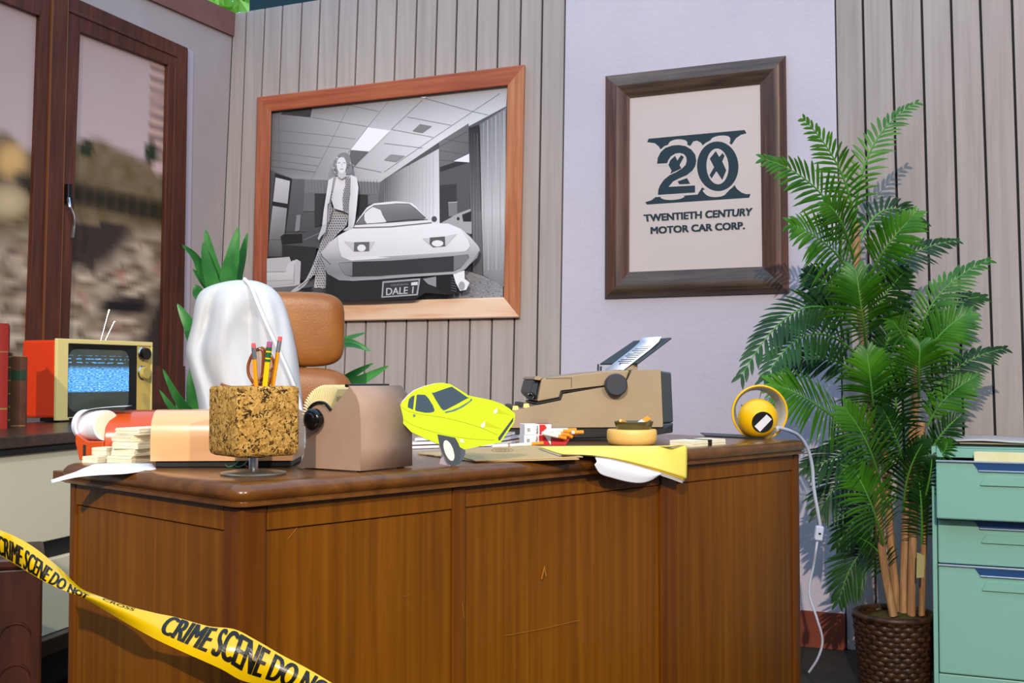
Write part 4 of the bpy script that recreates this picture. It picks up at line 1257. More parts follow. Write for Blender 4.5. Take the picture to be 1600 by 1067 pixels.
# peach device
pl = on_z(240, 731, ZT); prr = on_z(462, 730, ZT)
pang = math.atan2(prr.y - pl.y, prr.x - pl.x); plen = (prr - pl).length
pM = frame_at(pl, pang)
pe = thing('desk_machine', pM @ Vector((plen / 2, .07, 0)), 'glossy peach rounded desk machine on a black base behind the cork cup', 'machine')
zp = on_z  # noqa
hp = at(300, 641, pl.y).z - ZT
prof = [(-.004, .0105), (-.006, .030), (-.005, .052), (.000, .070), (.010, hp - .008), (.024, hp - .001), (.05, hp), (.13, hp - .006), (.14, .0105)]
prof3 = catmull([Vector((0, y, z)) for y, z in prof[:-1]], 4) + [Vector((0, *prof[-1]))]
mb = MB(); mb.prism([pM @ Vector((-.004, p.y, p.z)) for p in prof3], pM.to_3x3() @ Vector((plen, 0, 0)))
mb.build('cover', M['peach'], pe, smooth=35, bevel=.003)
MB().box(.002, plen - .008, .001, .135, 0, .010, pM).build('base', M['black'], pe, bevel=.002)
for k, (px0, mt) in enumerate(((352, 'wire'), (366, 'wire'), (382, 'wirered'))):
    a = (on_z(px0, 731, ZT)); 
    MB().tube(catmull([a + Vector((0, 0, .005)), a + Vector((.006, -.006, .002)), a + Vector((.014, -.005, .004)), a + Vector((.02, 0, .010))], 4), .0009, 5).build('wire', M[mt], pe)

# cream paper bundles
def bundle(px, py, z0, w, l, h, ang, label, group=None, band=None):
    p = on_z(px, py, ZT); p.z = z0
    return bundle3(p, w, l, h, ang, label, group, band)
def bundle3(p, w, l, h, ang, label, group=None, band=None):
    Mx = frame_at(p, ang)
    t = thing('paper_bundle', Mx @ Vector((-w / 2, l / 2, 0)), label, 'paper bundle', group)
    # near corner at the origin: short side runs to -x, long side to +y
    nlay = 5; mb = MB(); r_ = random.Random(int(px_hash(p)))
    for k in range(nlay):
        j = r_.uniform(-.0008, .0008)
        mb.box(-w + j, j, j, l + j, h * k / nlay + .0001, h * (k + 1) / nlay - .0001, Mx)
    mb.build('sheets', M['cream'], t)
    if band:
        MB().box(-w - .0008, .0012, band[0], band[1], -.0 + .0002, h + .0006, Mx).build('paper_band', M['band'], t)
    return t
def px_hash(p): return abs(p.x * 7919 + p.y * 104729 + p.z * 1299709) * 100
base = on_z(205, 724, ZT)
names = ('lowest', 'second lowest', 'middle', 'second highest', 'topmost')
offs = ((0, 0, -22), (.004, .002, -26), (.010, .0, -20), (-.002, .003, -34), (.012, .001, -24))
for k in range(5):
    bundle3(base + Vector((offs[k][0], offs[k][1], k * .0114)), .050, .11, .0110, math.radians(offs[k][2]),
            names[k] + ' cream paper bundle in the tall stack beside the peach machine', 'cream paper bundles on the desk')
b2 = on_z(152, 723.5, ZT)
bundle3(b2, .030, .09, .0105, math.radians(-18), 'lone bottom paper bundle at the left end of the desk', 'cream paper bundles on the desk')
b3 = on_z(163, 722, ZT) + Vector((0, .006, .0108))
bundle3(b3, .030, .09, .0070, math.radians(-22), 'thin paper bundle lying second from the top in the short stack', 'cream paper bundles on the desk')
bundle3(b3 + Vector((.001, 0, .0073)), .030, .09, .0050, math.radians(-20), 'thin paper bundle on top of the short stack', 'cream paper bundles on the desk')
bundle3(on_z(1082, 698, ZT), .055, .12, .0115, math.radians(-44), 'cream paper bundle with a black band by the yellow lamp', 'cream paper bundles on the desk', (.055, .068))

def sheet(rows, mt, name, parent=None, thick=.0005, n=6):
    """a thin sheet lofted through rows of points"""
    rr_ = [catmull(r, n) for r in rows]
    cols = [catmull([r[i] for r in rr_], n) for i in range(len(rr_[0]))]
    mb = MB(); mb.rings(cols, False)
    return mb.build(name, mt, parent, smooth=70, solid=thick)
# white sheet over the left desk edge
zs = ZT + .0006
def DS(px, py, off): return on_plane(px, py, DC - DX * off, -DX)
r0 = [DS(79, 753, .06), DS(112, 740, .035), DS(136, 729.5, .012), on_z(160, 724, zs + .002), on_z(238, 724, zs)]
r1 = [DS(80, 755, .065), DS(118, 746, .045), DS(152, 742.5, .025), DS(196, 740, .008), on_z(244, 733, zs)]
i_hint = lambda a: a.z > ZT - .03
rm = []
for a, b in zip(r0, r1):
    m_ = (a + b) / 2; xa_, xb_ = (a - DC).dot(DX), (b - DC).dot(DX)
    if xa_ > .01 and xb_ < .005:
        m_ = DP(.004, (m_ - DC).dot(DY), ZT + .003)
    elif xa_ < 0 and i_hint(a): m_ = m_ + Vector((0, 0, .004))
    rm.append(m_)
tag(sheet([r0, rm, r1], M['white'], 'paper_sheet'), 'white paper sheet drooping over the left edge of the desk', 'paper', 'loose papers on the desk')

# cork pencil cup
pc = on_z(396, 741, ZT)
cup = thing('cork_pencil_cup', pc, 'square cork pencil cup on a round chrome foot', 'pencil cup')
MB().lathe([(.0001, .0075), (.012, .0075), (.03, .006), (.046, .0035), (.047, .002), (.046, 0), (.0001, 0)], 40, Matrix.Translation(pc)).build('foot', M['brushed'], cup, smooth=50)
z0 = at(396, 711, pc.y).z; z1 = at(396, 603, pc.y).z
MB().tube([pc + Vector((0, 0, .006)), Vector((pc.x, pc.y, z0 + .004))], .0068, 16).build('post', M['chrome'], cup, smooth=50)
MB().lathe([(.0001, 0), (.016, 0), (.020, .004), (.0001, .004)], 24, Matrix.Translation((pc.x, pc.y, z0 - .003))).build('mount', M['black'], cup, smooth=40)
cM = Matrix.Translation((pc.x, pc.y, 0)) @ Matrix.Rotation(math.radians(40), 4, 'Z')
s_ = .0485
def rr3(h, r, z): return [cM @ Vector((x, y, z)) for x, y in rrect(-h, h, -h, h, r, 5)]
mb = MB()
lev = [(s_ - .008, .004, z0), (s_ - .002, .006, z0 + .003), (s_, .007, z0 + .010), (s_, .007, z1 - .005), (s_ - .001, .007, z1 - .0015), (s_ - .004, .006, z1), (s_ - .014, .005, z1), (s_ - .015, .005, z1 - .07)]
mb.rings([rr3(*l) for l in lev], True); mb.f = [f[::-1] for f in mb.f]
n = len(rr3(*lev[0]))
mb.add(rr3(*lev[0]), [tuple(range(n - 1, -1, -1))]); mb.add(rr3(*lev[-1]), [tuple(range(n))])
mb.build('cork_block', M['cork'], cup, smooth=50)
def pencil(bot, top, r, label, body, er, fer, stripes=False):
    bot, top = Vector(bot), Vector(top)
    d_ = (top - bot).normalized(); L = (top - bot).length
    t = thing('pencil', bot, label, 'pencil', 'pencils in the cork cup')
    fl_ = r * 5.2; el = r * 2.1
    MB().tube([bot, top - d_ * (fl_ + el)], r, 6).build('shaft', body, t)
    f_ = MB().tube([top - d_ * (fl_ + el), top - d_ * el], r * 1.02, 14).build('ferrule', fer, t, smooth=40)
    if stripes:
        for k in (.25, .72):
            a = top - d_ * (el + fl_ * k)
            MB().tube([a, a - d_ * r * .5], r * 1.06, 14).build('stripe', M['pencilyellow'], f_, smooth=40)
    MB().tube([top - d_ * el, top - d_ * r * .3, top], [r * .96, r * .96, r * .6], 14).build('eraser', er, t, smooth=60)
y_ = pc.y
pencil(at(404, 660, y_ + .005), at(396, 536, y_ - .005), .0032, 'leftmost orange pencil in the cork cup with pink eraser', M['pencil'], M['eraser'], M['ferrule'])
pencil(at(408, 660, y_ - .01), at(421.5, 533.5, y_ - .015), .0040, 'thick yellow pencil with green ferrule in the cork cup', M['pencilyellow'], M['eraserpurple'], M['ferrulegreen'], True)
pencil(at(417, 660, y_ + .01), at(438, 525.5, y_ + .01), .0032, 'tallest orange pencil leaning right in the cork cup', M['pencil'], M['eraser'], M['ferrule'])
gl = thing('eyeglasses', at(405, 600, y_ + .015), 'amber brown eyeglasses tucked into the cork cup behind the pencils', 'eyeglasses')
def loop_px(pts, d_): return catmull([Vector(at(p[0], p[1], d_)) for p in pts], 6, True)
lp = loop_px([(404, 545), (395, 553), (388, 570), (389, 586), (397, 600), (405, 612), (409, 590), (411, 568), (411, 550)], y_ + .012)
MB().tube(lp + [lp[0]], .0023, 8).build('rim', M['amber'], gl, smooth=60)
lp2 = loop_px([(413, 546), (412, 562), (411, 585), (413, 608), (422, 596), (428, 580), (428, 566), (421, 552)], y_ + .022)
MB().tube(lp2 + [lp2[0]], .0023, 8).build('rim', M['amber'], gl, smooth=60)
mb = MB(); c = sum(lp, Vector()) / len(lp)
mb.add([c] + lp, [(0, i + 1, (i + 1) % len(lp) + 1) for i in range(len(lp))]); mb.build('lens', M['lens'], gl)
mb = MB(); c = sum(lp2, Vector()) / len(lp2)
mb.add([c] + lp2, [(0, i + 1, (i + 1) % len(lp2) + 1) for i in range(len(lp2))]); mb.build('lens', M['lens'], gl)
MB().tube([at(402, 547, y_ + .012), at(409, 543.5, y_ + .015), at(416, 548, y_ + .02)], .0026, 8).build('bridge', M['amber'], gl, smooth=60)
MB().tube(catmull([at(426, 575, y_ + .02), at(408, 590, y_ + .005), at(390, 606, y_ - .0), at(380, 615, y_)], 4), .0017, 8).build('temple', M['amber'], gl, smooth=60)
MB().tube(catmull([at(420, 590, y_ + .02), at(390, 606, y_ - .002), at(358, 604, y_ - .01), at(345, 599.5, y_ - .012)], 4), [.0016] * 8 + [.002] * 5, 8).build('temple', M['amber'], gl, smooth=60)

# rotary card file
RA = math.radians(55)
R0 = on_z(563, 738, ZT)
RX = Vector((math.cos(RA), math.sin(RA), 0)); RY = Vector((-math.sin(RA), math.cos(RA), 0))
def RP(px, py, off=0): return on_plane(px, py, R0 - RX * off, -RX)      # on the near side plate
RW = .118
ro = thing('rotary_card_file', R0 + RX * .06 + RY * .05, 'tan metal rotary card file with a black knob beside the lime car', 'card file')
plate = [(563, 738), (563, 700), (562.5, 655), (560.5, 632), (556, 618), (546, 604), (517, 641)] + \
        [(497 + 19.5 * math.cos(a), 653 - 23 * math.sin(a)) for a in [math.radians(k) for k in (55, 80, 105, 130, 155, 180)]] + \
        [(478, 690), (475, 712), (469, 724), (463, 731), (463, 733)]
def rz(p, z): p = p.copy(); p.z = max(p.z, z); return p
pts3 = [rz(RP(*p), ZT + .002) for p in plate]
for off in (0, RW - .002):
    mb = MB(); mb.prism([p + RX * off for p in pts3], RX * .002); mb.build('side_plate', M['tan'], ro, bevel=.0004)
# curved cover, from the floor up and over
edge = [rz(RP(*p), ZT + .002) for p in ((563, 738), (563, 700), (562.5, 655), (560.5, 632), (556, 618), (546, 604))]
edge += [edge[-1] + RY * .004 + Vector((0, 0, .0005))]
mb = MB(); mb.rings([[p + RX * .001, p + RX * (RW - .001)] for p in edge], False)
mb.build('cover', M['tan'], ro, solid=.0018, smooth=35)
ed2 = [rz(RP(*p), ZT + .002) for p in ((476, 700), (475, 712), (469, 724), (463, 732))]
mb = MB(); mb.rings([[p + RX * .001, p + RX * (RW - .001)] for p in ed2], False)
mb.build('front_apron', M['tan'], ro, solid=.0018, smooth=35)
tp = edge[-1]
mb = MB(); mb.tube([tp - RX * .002 + RY * .001 + Vector((0, 0, .001)), tp + RX * (RW * .78) + RY * .001 + Vector((0, 0, .001))], .0026, 8)
mb.build('lid_edge', M['glossblack'], ro, smooth=60)
kc = RP(497, 655)
KM = Matrix.Translation(kc) @ Matrix(((RX.x, RY.x, 0, 0), (RX.y, RY.y, 0, 0), (0, 0, 1, 0), (0, 0, 0, 1))) @ Matrix.Rotation(math.radians(-90), 4, 'Y')
MB().lathe([(.0001, .020), (.009, .020), (.010, .018), (.0145, .017), (.0165, .014), (.0165, .006), (.012, .002), (.012, -.001)], 32, KM).build('knob', M['glossblack'], ro, smooth=45)
MB().tube([kc - RX * .0, kc + RX * RW], .004, 10).build('axle', M['chrome'], ro, smooth=60)
MB().tube(catmull([RP(*p, .002) for p in ((482, 640), (489, 632), (499, 628.5), (509, 631), (517, 640.5))], 4), .0024, 8).build('plate_rim', M['glossblack'], ro, smooth=60)
# fan of cards
for k in range(26):
    a = math.radians(62 + k * 5.2)
    v = RY * -math.cos(a) + Vector((0, 0, math.sin(a)))
    cc2 = kc + RY * -.004
    ca = cc2 + v * .012; r_out = .040
    mb = MB(); t_ = RX
    mb.prism([ca + t_ * .012, ca + t_ * (RW - .012), ca + v * r_out + t_ * (RW - .012), ca + v * r_out + t_ * .012], (RY * math.sin(a) + Vector((0, 0, math.cos(a)))) * .0006)
    mb.build('card', M['filecream'], ro)
cl = kc + RY * -.004 + (RY * -math.cos(math.radians(70)) + Vector((0, 0, math.sin(math.radians(70))))) * .0525
MB().box(-.0, .018, -.001, .0, -.002, .004, Matrix.Translation(cl + RX * .07) @ Matrix.Rotation(RA, 4, 'Z')).build('index_tab', mat('blue_tab', S(110, 184, 214), .5), ro)
for fx, fy in ((.01, .01), (.1, .01), (.1, .1), (.01, .1)):
    MB().lathe([(.0001, 0), (.006, 0), (.006, .003), (.0001, .003)], 12, Matrix.Translation(R0 + RX * fx + RY * (fy * .9))).build('rubber_foot', M['black'], ro)

# lime three-wheeled car cut-out
zc_ = zf(610, 590, 7.36)
Pc = on_z(708, 728.3, ZT); NC = Vector((.48, -1, 0)).normalized()
def CP(p, off): return on_plane(p[0], p[1], Pc + NC * off, NC)
car = thing('car_cutout', Pc, 'lime yellow three-wheeled car cut-out standing on the desk', 'cut-out')
outline = [(80, 390), (85, 350), (130, 290), (200, 210), (280, 145), (400, 95), (520, 65), (600, 58), (690, 75), (760, 115), (900, 205), (980, 222), (1150, 255), (1280, 300), (1370, 355), (1430, 410), (1435, 440), (1420, 520), (1270, 745), (1100, 775), (860, 825), (862, 880), (800, 990), (720, 1018), (650, 960), (590, 850), (565, 768), (400, 700), (240, 625), (150, 530), (90, 440)]
def cpart(name, pts, mt, off, th=.0003, par=None):
    mb = MB(); mb.prism([CP(p, off) for p in zc_(pts)], -NC * th)
    return mb.build(name, mt, par or car)
cpart('foam_board', outline, M['foam'], 0, .005)
cpart('body_print', outline[:21] + [(855, 828), (800, 800), (745, 690), (540, 650), (560, 765)] + outline[27:], M['carlime'], .0004)
cpart('wheel_print', [(540, 650), (745, 690), (780, 750), (800, 800), (862, 832), (862, 880), (800, 990), (720, 1018), (650, 960), (590, 850), (562, 760)], M['cartyre'], .0006)
cpart('wheel_print', [(808, 815), (862, 832), (862, 880), (812, 965), (790, 985), (808, 910)], M['cartyre2'], .0009)
cpart('hubcap_print', [(673 + 58 * math.cos(a) * .95 - 0 + 30 * math.sin(a), 838 + 118 * math.sin(a) + 10 * math.cos(a)) for a in [2 * math.pi * k / 28 for k in range(28)]], M['carwhite'], .0010)
cpart('window_print', catmull([(483, 185), (500, 172), (680, 110), (715, 108), (740, 125), (885, 225), (880, 240), (640, 368), (600, 365), (575, 340)], 2, True), M['carglass'], .0008)
cpart('window_print', [(303, 200), (318, 192), (400, 197), (440, 240), (490, 320), (508, 370), (500, 392), (450, 402), (400, 402), (290, 380), (286, 365)], M['carglass'], .0008)
cpart('window_print', [(278, 202), (245, 215), (215, 245), (203, 300), (200, 340), (260, 367)], M['carglass'], .0008)
cpart('wiper_print', [(622, 392), (700, 375), (800, 335), (915, 265), (922, 242), (942, 245), (935, 265), (840, 335), (740, 385), (635, 407)], M['carslate'], .0008)
cpart('grille_print', [(1240, 690), (1415, 455), (1412, 500), (1260, 722), (1242, 718)], M['cartyre'], .0008)
cpart('lamp_shade_print', [(1230, 352), (1390, 428), (1225, 408)], M['carlime2'], .0007)
cpart('lamp_shade_print', [(1090, 502), (1290, 588), (1085, 560)], M['carlime2'], .0007)
cpart('headlamp_print', [(1188, 378), (1230, 350), (1228, 400), (1205, 418), (1186, 402)], M['carwhite'], .0010)
cpart('headlamp_print', [(1042, 538), (1088, 502), (1088, 558), (1060, 580), (1040, 566)], M['carwhite'], .0010)
cpart('marker_print', [(793, 703), (835, 708), (850, 750), (808, 745)], M['carwhite'], .0010)
cpart('door_handle_print', [(262, 422), (287, 422), (287, 450), (260, 450)], M['carslate'], .0009)
def cline(pts, w):
    pts = catmull([Vector((p[0], p[1], 0)) for p in pts], 4)
    up_ = [(p.x, p.y - w) for p in pts] + [(p.x, p.y + w) for p in pts[::-1]]
    cpart('crease_print', up_, M['carline'], .0007)
cline([(125, 335), (200, 380), (320, 415), (560, 450), (720, 482), (900, 530), (1080, 590), (1235, 660)], 2.2)
cline([(110, 455), (250, 540), (450, 610), (700, 670), (950, 705), (1200, 718)], 2.2)
mb = MB(); pb = CP(zc_([(700, 500)])[0], -.0055); pf = pb.copy(); pf.z = ZT
mb.prism([CP(zc_([(690, 420)])[0], -.0055), Vector((CP(zc_([(690, 420)])[0], -.0055).x, CP(zc_([(690, 420)])[0], -.0055).y, ZT)), Vector((pf.x, pf.y, ZT)) - NC * .05], RX * .003)
mb.build('easel_back', M['foam'], car)

# magazines behind the car
for k, (mt, lab, g_) in enumerate(((mat('brown_cover', S(120, 88, 70), .4), 'lowest magazine with a brown cover behind the car cut-out', 0), (mat('grey_cover', S(196, 190, 196), .35), 'pale grey magazine in the middle behind the car cut-out', 1), (mat('pink_cover', S(206, 176, 168), .35), 'pinkish magazine on top behind the car cut-out', 2))):
    z_ = ZT + .001 + k * .0075
    a = on_z(640, 703 - k * 1.0, ZT); b_ = on_z(775, 697, ZT); c_ = on_z(815, 689, ZT); d_ = on_z(690, 689, ZT)
    a, b_, c_, d_ = [Vector((p.x, p.y, z_)) for p in (a, b_, c_, d_)]
    rot = Matrix.Rotation(math.radians(-6 + k * 5), 4, 'Z'); cen = (a + b_ + c_ + d_) / 4
    q4 = [cen + rot.to_3x3() @ (p - cen) for p in (a, b_, c_, d_)]
    mg = thing('magazine', cen, lab, 'magazine', 'magazines on the desk')
    mb = MB(); mb.prism(q4, (0, 0, .005)); mb.build('pages', M['white'], mg)
    mb = MB(); mb.prism([p + Vector((0, 0, .0051)) for p in q4], (0, 0, .0006)); mb.build('cover', mt, mg)
# wooden ruler sticking out from behind the car
a, b_ = on_z(770, 690, ZT), on_z(812, 692.5, ZT)
mb = MB(); w_ = Vector((.002, .02, 0))
mb.prism([a + Vector((0, 0, .001)), b_ + Vector((0, 0, .001)), b_ + w_ + Vector((0, 0, .001)), a + w_ + Vector((0, 0, .001))], (0, 0, .003))
tag(mb.build('ruler', M['cane']), 'short wooden ruler behind the nose of the lime car', 'ruler')

# manila envelope
env = thing('manila_envelope', on_z(800, 708, ZT), 'brown manila envelope lying at the front edge of the desk', 'envelope')
def flat(pxs, z, th, mt, name, par):
    mb = MB(); mb.prism([Vector((p.x, p.y, z)) for p in [on_z(a, b, z) for a, b in pxs]], (0, 0, th)); return mb.build(name, mt, par)
flat([(652, 709), (745, 722), (905, 718), (832, 697.5)], ZT + .0008, .0016, M['manila'], 'back_panel', env)
flat([(690, 706), (742, 720.5), (911, 714.5), (836, 697)], ZT + .0030, .0014, M['manila'], 'front_panel', env)
mb = MB()
for rr_, tt in ((17, 1.1), (11, .8), (6, .8)):
    lpv = [on_z(785 + rr_ * math.cos(a), 703.2 + rr_ * .17 * math.sin(a), ZT + .0047) for a in [2 * math.pi * k / 24 for k in range(25)]]
    mb.tube(lpv, .00035, 4)
mb.build('round_stamp', M['stamp'], env)

# yellow folder with white sheets drooping over the desk front
ZY = ZT + .0092
fy = [(878, 709.3), (902, 710), (928, 711.5), (954, 715), (980, 720.5), (1005, 727), (1030, 734), (1052, 741), (1073, 748.5)]
by = [(840, 697), (866, 696.8), (892, 696.6), (918, 696.5), (945, 696.5), (971, 696.8), (997, 697), (1022, 697.3), (1047, 697.5)]
yb_row = [on_z(a, b, ZY) for a, b in by]
yf_row = []
for a, b in fy:
    p = on_z(a, b, ZY)
    yf_row.append(p if (p - DC).dot(DY) > .012 else DF(a, b, .016))
ym_row, ye_row = [], []
for a, b in zip(yb_row, yf_row):
    ya, yb = (a - DC).dot(DY), (b - DC).dot(DY)
    if yb > .010:
        ym_row.append(lerp(a, b, .5)); ye_row.append(lerp(a, b, .8))
    else:
        t = max(.3, min(.9, (ya - .030) / (ya - yb))); m_ = lerp(a, b, t); m_.z = ZY; ym_row.append(m_)
        t = max(.4, min(.95, (ya - .002) / (ya - yb))); e_ = lerp(a, b, t) - DY * .003; e_.z = lerp(ZY, b.z, .2); ye_row.append(e_)
yrows = [yb_row, ym_row, ye_row, yf_row]
def sink(row, k): return [p + DY * k * .6 - Vector((0, 0, k)) for p in row]
PG = 'loose papers on the desk'
tag(sheet(yrows, M['yellowpaper'], 'yellow_folder'), 'pale yellow paper folder draped over the desk front edge', 'paper', PG)
for k, fr, mt, lab in ((.0014, [(882, 710), (906, 710.8), (930, 712.4), (955, 716.5), (981, 722.5), (1006, 729.5), (1029, 736.5), (1050, 743.5), (1069, 750.6)], 'goldpaper', 'golden yellow sheet directly below the pale yellow folder'),
                       (.0024, [(886, 710.5), (908, 711.2), (931, 713), (956, 717.5), (982, 724.5), (1007, 732), (1029, 739), (1050, 746), (1069.5, 752.6)], 'white', 'upper white sheet peeking out under the yellow folder'),
                       (.0034, [(890, 711), (910, 711.6), (932, 713.6), (957, 718.5), (983, 726.5), (1007, 734.5), (1028, 741.5), (1049, 748.5), (1067, 755.5)], 'white', 'lower white sheet peeking out under the yellow folder')):
    rf = []
    for (a, b), yp in zip(fr, yf_row):
        n_ = yp + DY * k * .8
        off = -(n_ - DC).dot(DY)
        rf.append(DF(a, b, off) if off > 0 else yp - Vector((0, 0, k)))
    tag(sheet([[lerp(a_, b_, .2) for a_, b_ in zip(sink(yrows[0], k), sink(yrows[1], k))]] + [sink(r, k) for r in yrows[1:3]] + [rf], M[mt], 'paper_sheet'), lab, 'paper', PG)
# the curling sheet: follows the folder down to its front edge and hangs on below it
def samp(row, u):
    x = u * (len(row) - 1); i_ = min(len(row) - 2, int(x)); return lerp(row[i_], row[i_ + 1], x - i_)
us = [.27, .36, .45, .54, .63, .70, .77]
low = [(929, 726), (938, 740), (958, 747), (982, 753), (1002, 754.5), (1018, 750), (1032, 741)]
rows_ = [[samp(r, u) for u in us] for r in [sink(q_, .0044) for q_ in yrows]]
lowr = [DF(a, b, .022 - .006 * i_ / 6) for i_, (a, b) in enumerate(low)]
half = [lerp(a, b, .5) - DY * .004 for a, b in zip(rows_[3], lowr)]
tag(sheet(rows_ + [half, lowr], M['white'], 'paper_sheet'), 'white paper sheet curling down below the yellow folder', 'paper', PG)

# typewriter
TYA = math.radians(5)
Y0 = at(900, 690, 2.45); Y0.z = ZT
YX = Vector((math.cos(TYA), math.sin(TYA), 0)); YY = Vector((-math.sin(TYA), math.cos(TYA), 0))
def YP(px, py, off=0): return on_plane(px, py, Y0 - YY * off, -YY)
zt7 = zf(780, 520, 5.333)
YW = .26
ty = thing('electric_typewriter', Y0 + YY * .13, 'taupe electric typewriter with black knob and paper on its rest', 'typewriter')
def yprism(name, pts, mt, w0=0, w1=YW, bev=.003, par=None, sm=None):
    mb = MB(); mb.prism([YP(p[0], p[1]) + YY * w0 for p in zt7(pts)], YY * (w1 - w0))
    return mb.build(name, mt, par or ty, bevel=bev, smooth=sm)
yprism('base', [(-250, 800), (1368, 790), (1452, 752), (1452, 832), (1330, 850), (1290, 868), (-150, 900), (-230, 880)], M['black'], .004, YW - .004)
yprism('lower_case', [(-300, 795), (1358, 786), (1366, 778), (1346, 306), (1122, 310), (1106, 318), (1052, 425), (870, 452), (532, 510), (515, 562), (322, 602), (100, 655), (-300, 735)], M['taupe'])
yprism('top_cover', [(318, 572), (352, 388), (376, 376), (870, 320), (1088, 312), (1048, 418), (870, 440), (514, 483), (500, 538)], M['taupe'])
yprism('cover_front', [(320, 560), (345, 398), (292, 392), (264, 500), (285, 530)], M['bluegrey'], .02, YW - .02)
yprism('cover_hood', [(344, 396), (352, 387), (376, 375), (322, 360), (302, 366), (290, 390)], M['taupe'], .002, YW - .002)
yprism('seam', [(318, 596), (318, 580), (500, 545), (512, 490), (870, 446), (870, 451), (530, 500), (518, 556)], M['black'], .004, YW - .004, 0)
yprism('back_case', [(1350, 318), (1438, 330), (1456, 748), (1364, 754)], M['bluegrey'], .006, YW - .006)
yprism('back_skirt', [(1366, 757), (1456, 751), (1448, 830), (1368, 835)], M['bluegrey'], .004, YW - .004)
kc = YP(*zt7([(964, 433)])[0])
KM2 = Matrix.Translation(kc) @ Matrix.Rotation(TYA, 4, 'Z') @ Matrix.Rotation(math.radians(90), 4, 'X')
kr = 93 / 5.333 / F * kc.y
MB().lathe([(.0001, .022), (kr * .88, .022), (kr, .019), (kr, .004), (kr * .9, .001), (kr * .9, -.001)], 40, KM2).build('platen_knob', M['knobgrey'], ty, smooth=40)
KM3 = Matrix.Translation(kc + YY * YW) @ Matrix.Rotation(TYA, 4, 'Z') @ Matrix.Rotation(math.radians(-90), 4, 'X')
MB().lathe([(.0001, .022), (kr * .88, .022), (kr, .019), (kr, .004), (kr * .9, .001), (kr * .9, -.001)], 40, KM3).build('platen_knob', M['knobgrey'], ty, smooth=40)
# keyboard
kb = [YP(*p) for p in zt7([(300, 600), (120, 645), (-60, 680), (-200, 705)])]
for r_i in range(5):
    for c_i in range(11):
        t = .10 + r_i * .17
        b0 = lerp(YP(*zt7([(285, 606)])[0]), YP(*zt7([(-240, 722)])[0]), t) + YY * (.022 + c_i * .0205 + (r_i % 2) * .006)
        mb = MB(); MX = Matrix.Translation(b0) @ Matrix.Rotation(TYA, 4, 'Z')
        h_ = .007
        lo_, hi_ = .0072, .0050
        v_ = [(-lo_, -lo_, -.002), (lo_, -lo_, -.002), (lo_, lo_, -.002), (-lo_, lo_, -.002), (-hi_, -hi_, h_), (hi_, -hi_, h_), (hi_, hi_, h_), (-hi_, hi_, h_)]
        mb.add([MX @ Vector(p) for p in v_], [(4, 5, 6, 7), (0, 1, 5, 4), (1, 2, 6, 5), (2, 3, 7, 6), (3, 0, 4, 7)])
        mb.build('key', M['brass'] if c_i in (0,) else M['black'], ty)
mb = MB()
mb.tube(catmull([YP(*p) + YY * .02 for p in zt7([(248, 520), (268, 508), (300, 530), (288, 548)])], 4), .004, 8)
mb.build('ribbon_lever', M['glossblack'], ty, smooth=60)
# paper rest and sheet
pa, pb_ = YP(*zt7([(1150, 252)])[0]), YP(*zt7([(1432, 38)])[0])
up_ = (pb_ - pa)
mb = MB(); nrm_ = up_.cross(YY).normalized()
WR = YY * .13 - YX * .062
nrm_ = up_.cross(WR).normalized()
if nrm_.z < 0: nrm_ = -nrm_
mb.prism([pa, pb_, pb_ + WR * .9 - up_ * .06, pa + WR], -nrm_ * .004)
mb.build('paper_rest', M['bluegrey'], ty, bevel=.001)
mb = MB(); mb.prism([YP(*p) + YY * .02 for p in zt7([(1060, 310), (1085, 290), (1168, 244), (1172, 305)])], YY * .15); mb.build('rest_bracket', M['taupe'], ty, bevel=.002)
for px in ((855, 262), (878, 280), (1040, 258)):
    a = YP(*zt7([(px[0], 316)])[0]) + YY * .05; b_ = YP(*zt7([(px[0] + 2, px[1])])[0]) + YY * .05
    b_.z += .001
    MB().tube([a, b_], .0022, 8).build('bail_pin', M['bluegrey'], ty, smooth=60)
yprism('side_seam', [(388, 377), (604, 372), (606, 376), (606, 455), (598, 458), (598, 380), (390, 384)], M['taupedark'], -.0003, .002, 0)
yprism('side_plate', [(266, 720), (404, 718), (402, 757), (264, 760)], mat('taupe_plate', S(150, 132, 112), .5), -.0005, .002, 0)
ps = thing('typed_page', YP(*zt7([(1100, 250)])[0]), 'white typed page resting in the typewriter', 'paper')
q0, q1_ = pa - up_ * .28 + WR * .10, pb_ - up_ * .10 + WR * .10
pd = [(q0, .001), (lerp(q0, q1_, .35), .0015), (lerp(q0, q1_, .7), .002), (lerp(q0, q1_, .9), .004), (q1_, .010)]
mb = MB(); mb.rings([[p + nrm_ * s_h, p + nrm_ * s_h + WR * .5] for p, s_h in pd], False)
mb.build('sheet', M['white'], ps, solid=.0005, smooth=60)
for k in range(10):
    p0 = lerp(q0, q1_, .22 + k * .06) + nrm_ * .0026
    MB().tube([p0 + WR * .07, p0 + WR * (.42 if k % 3 else .32)], .0007, 4).build('typed_line', M['packblack'], ps)

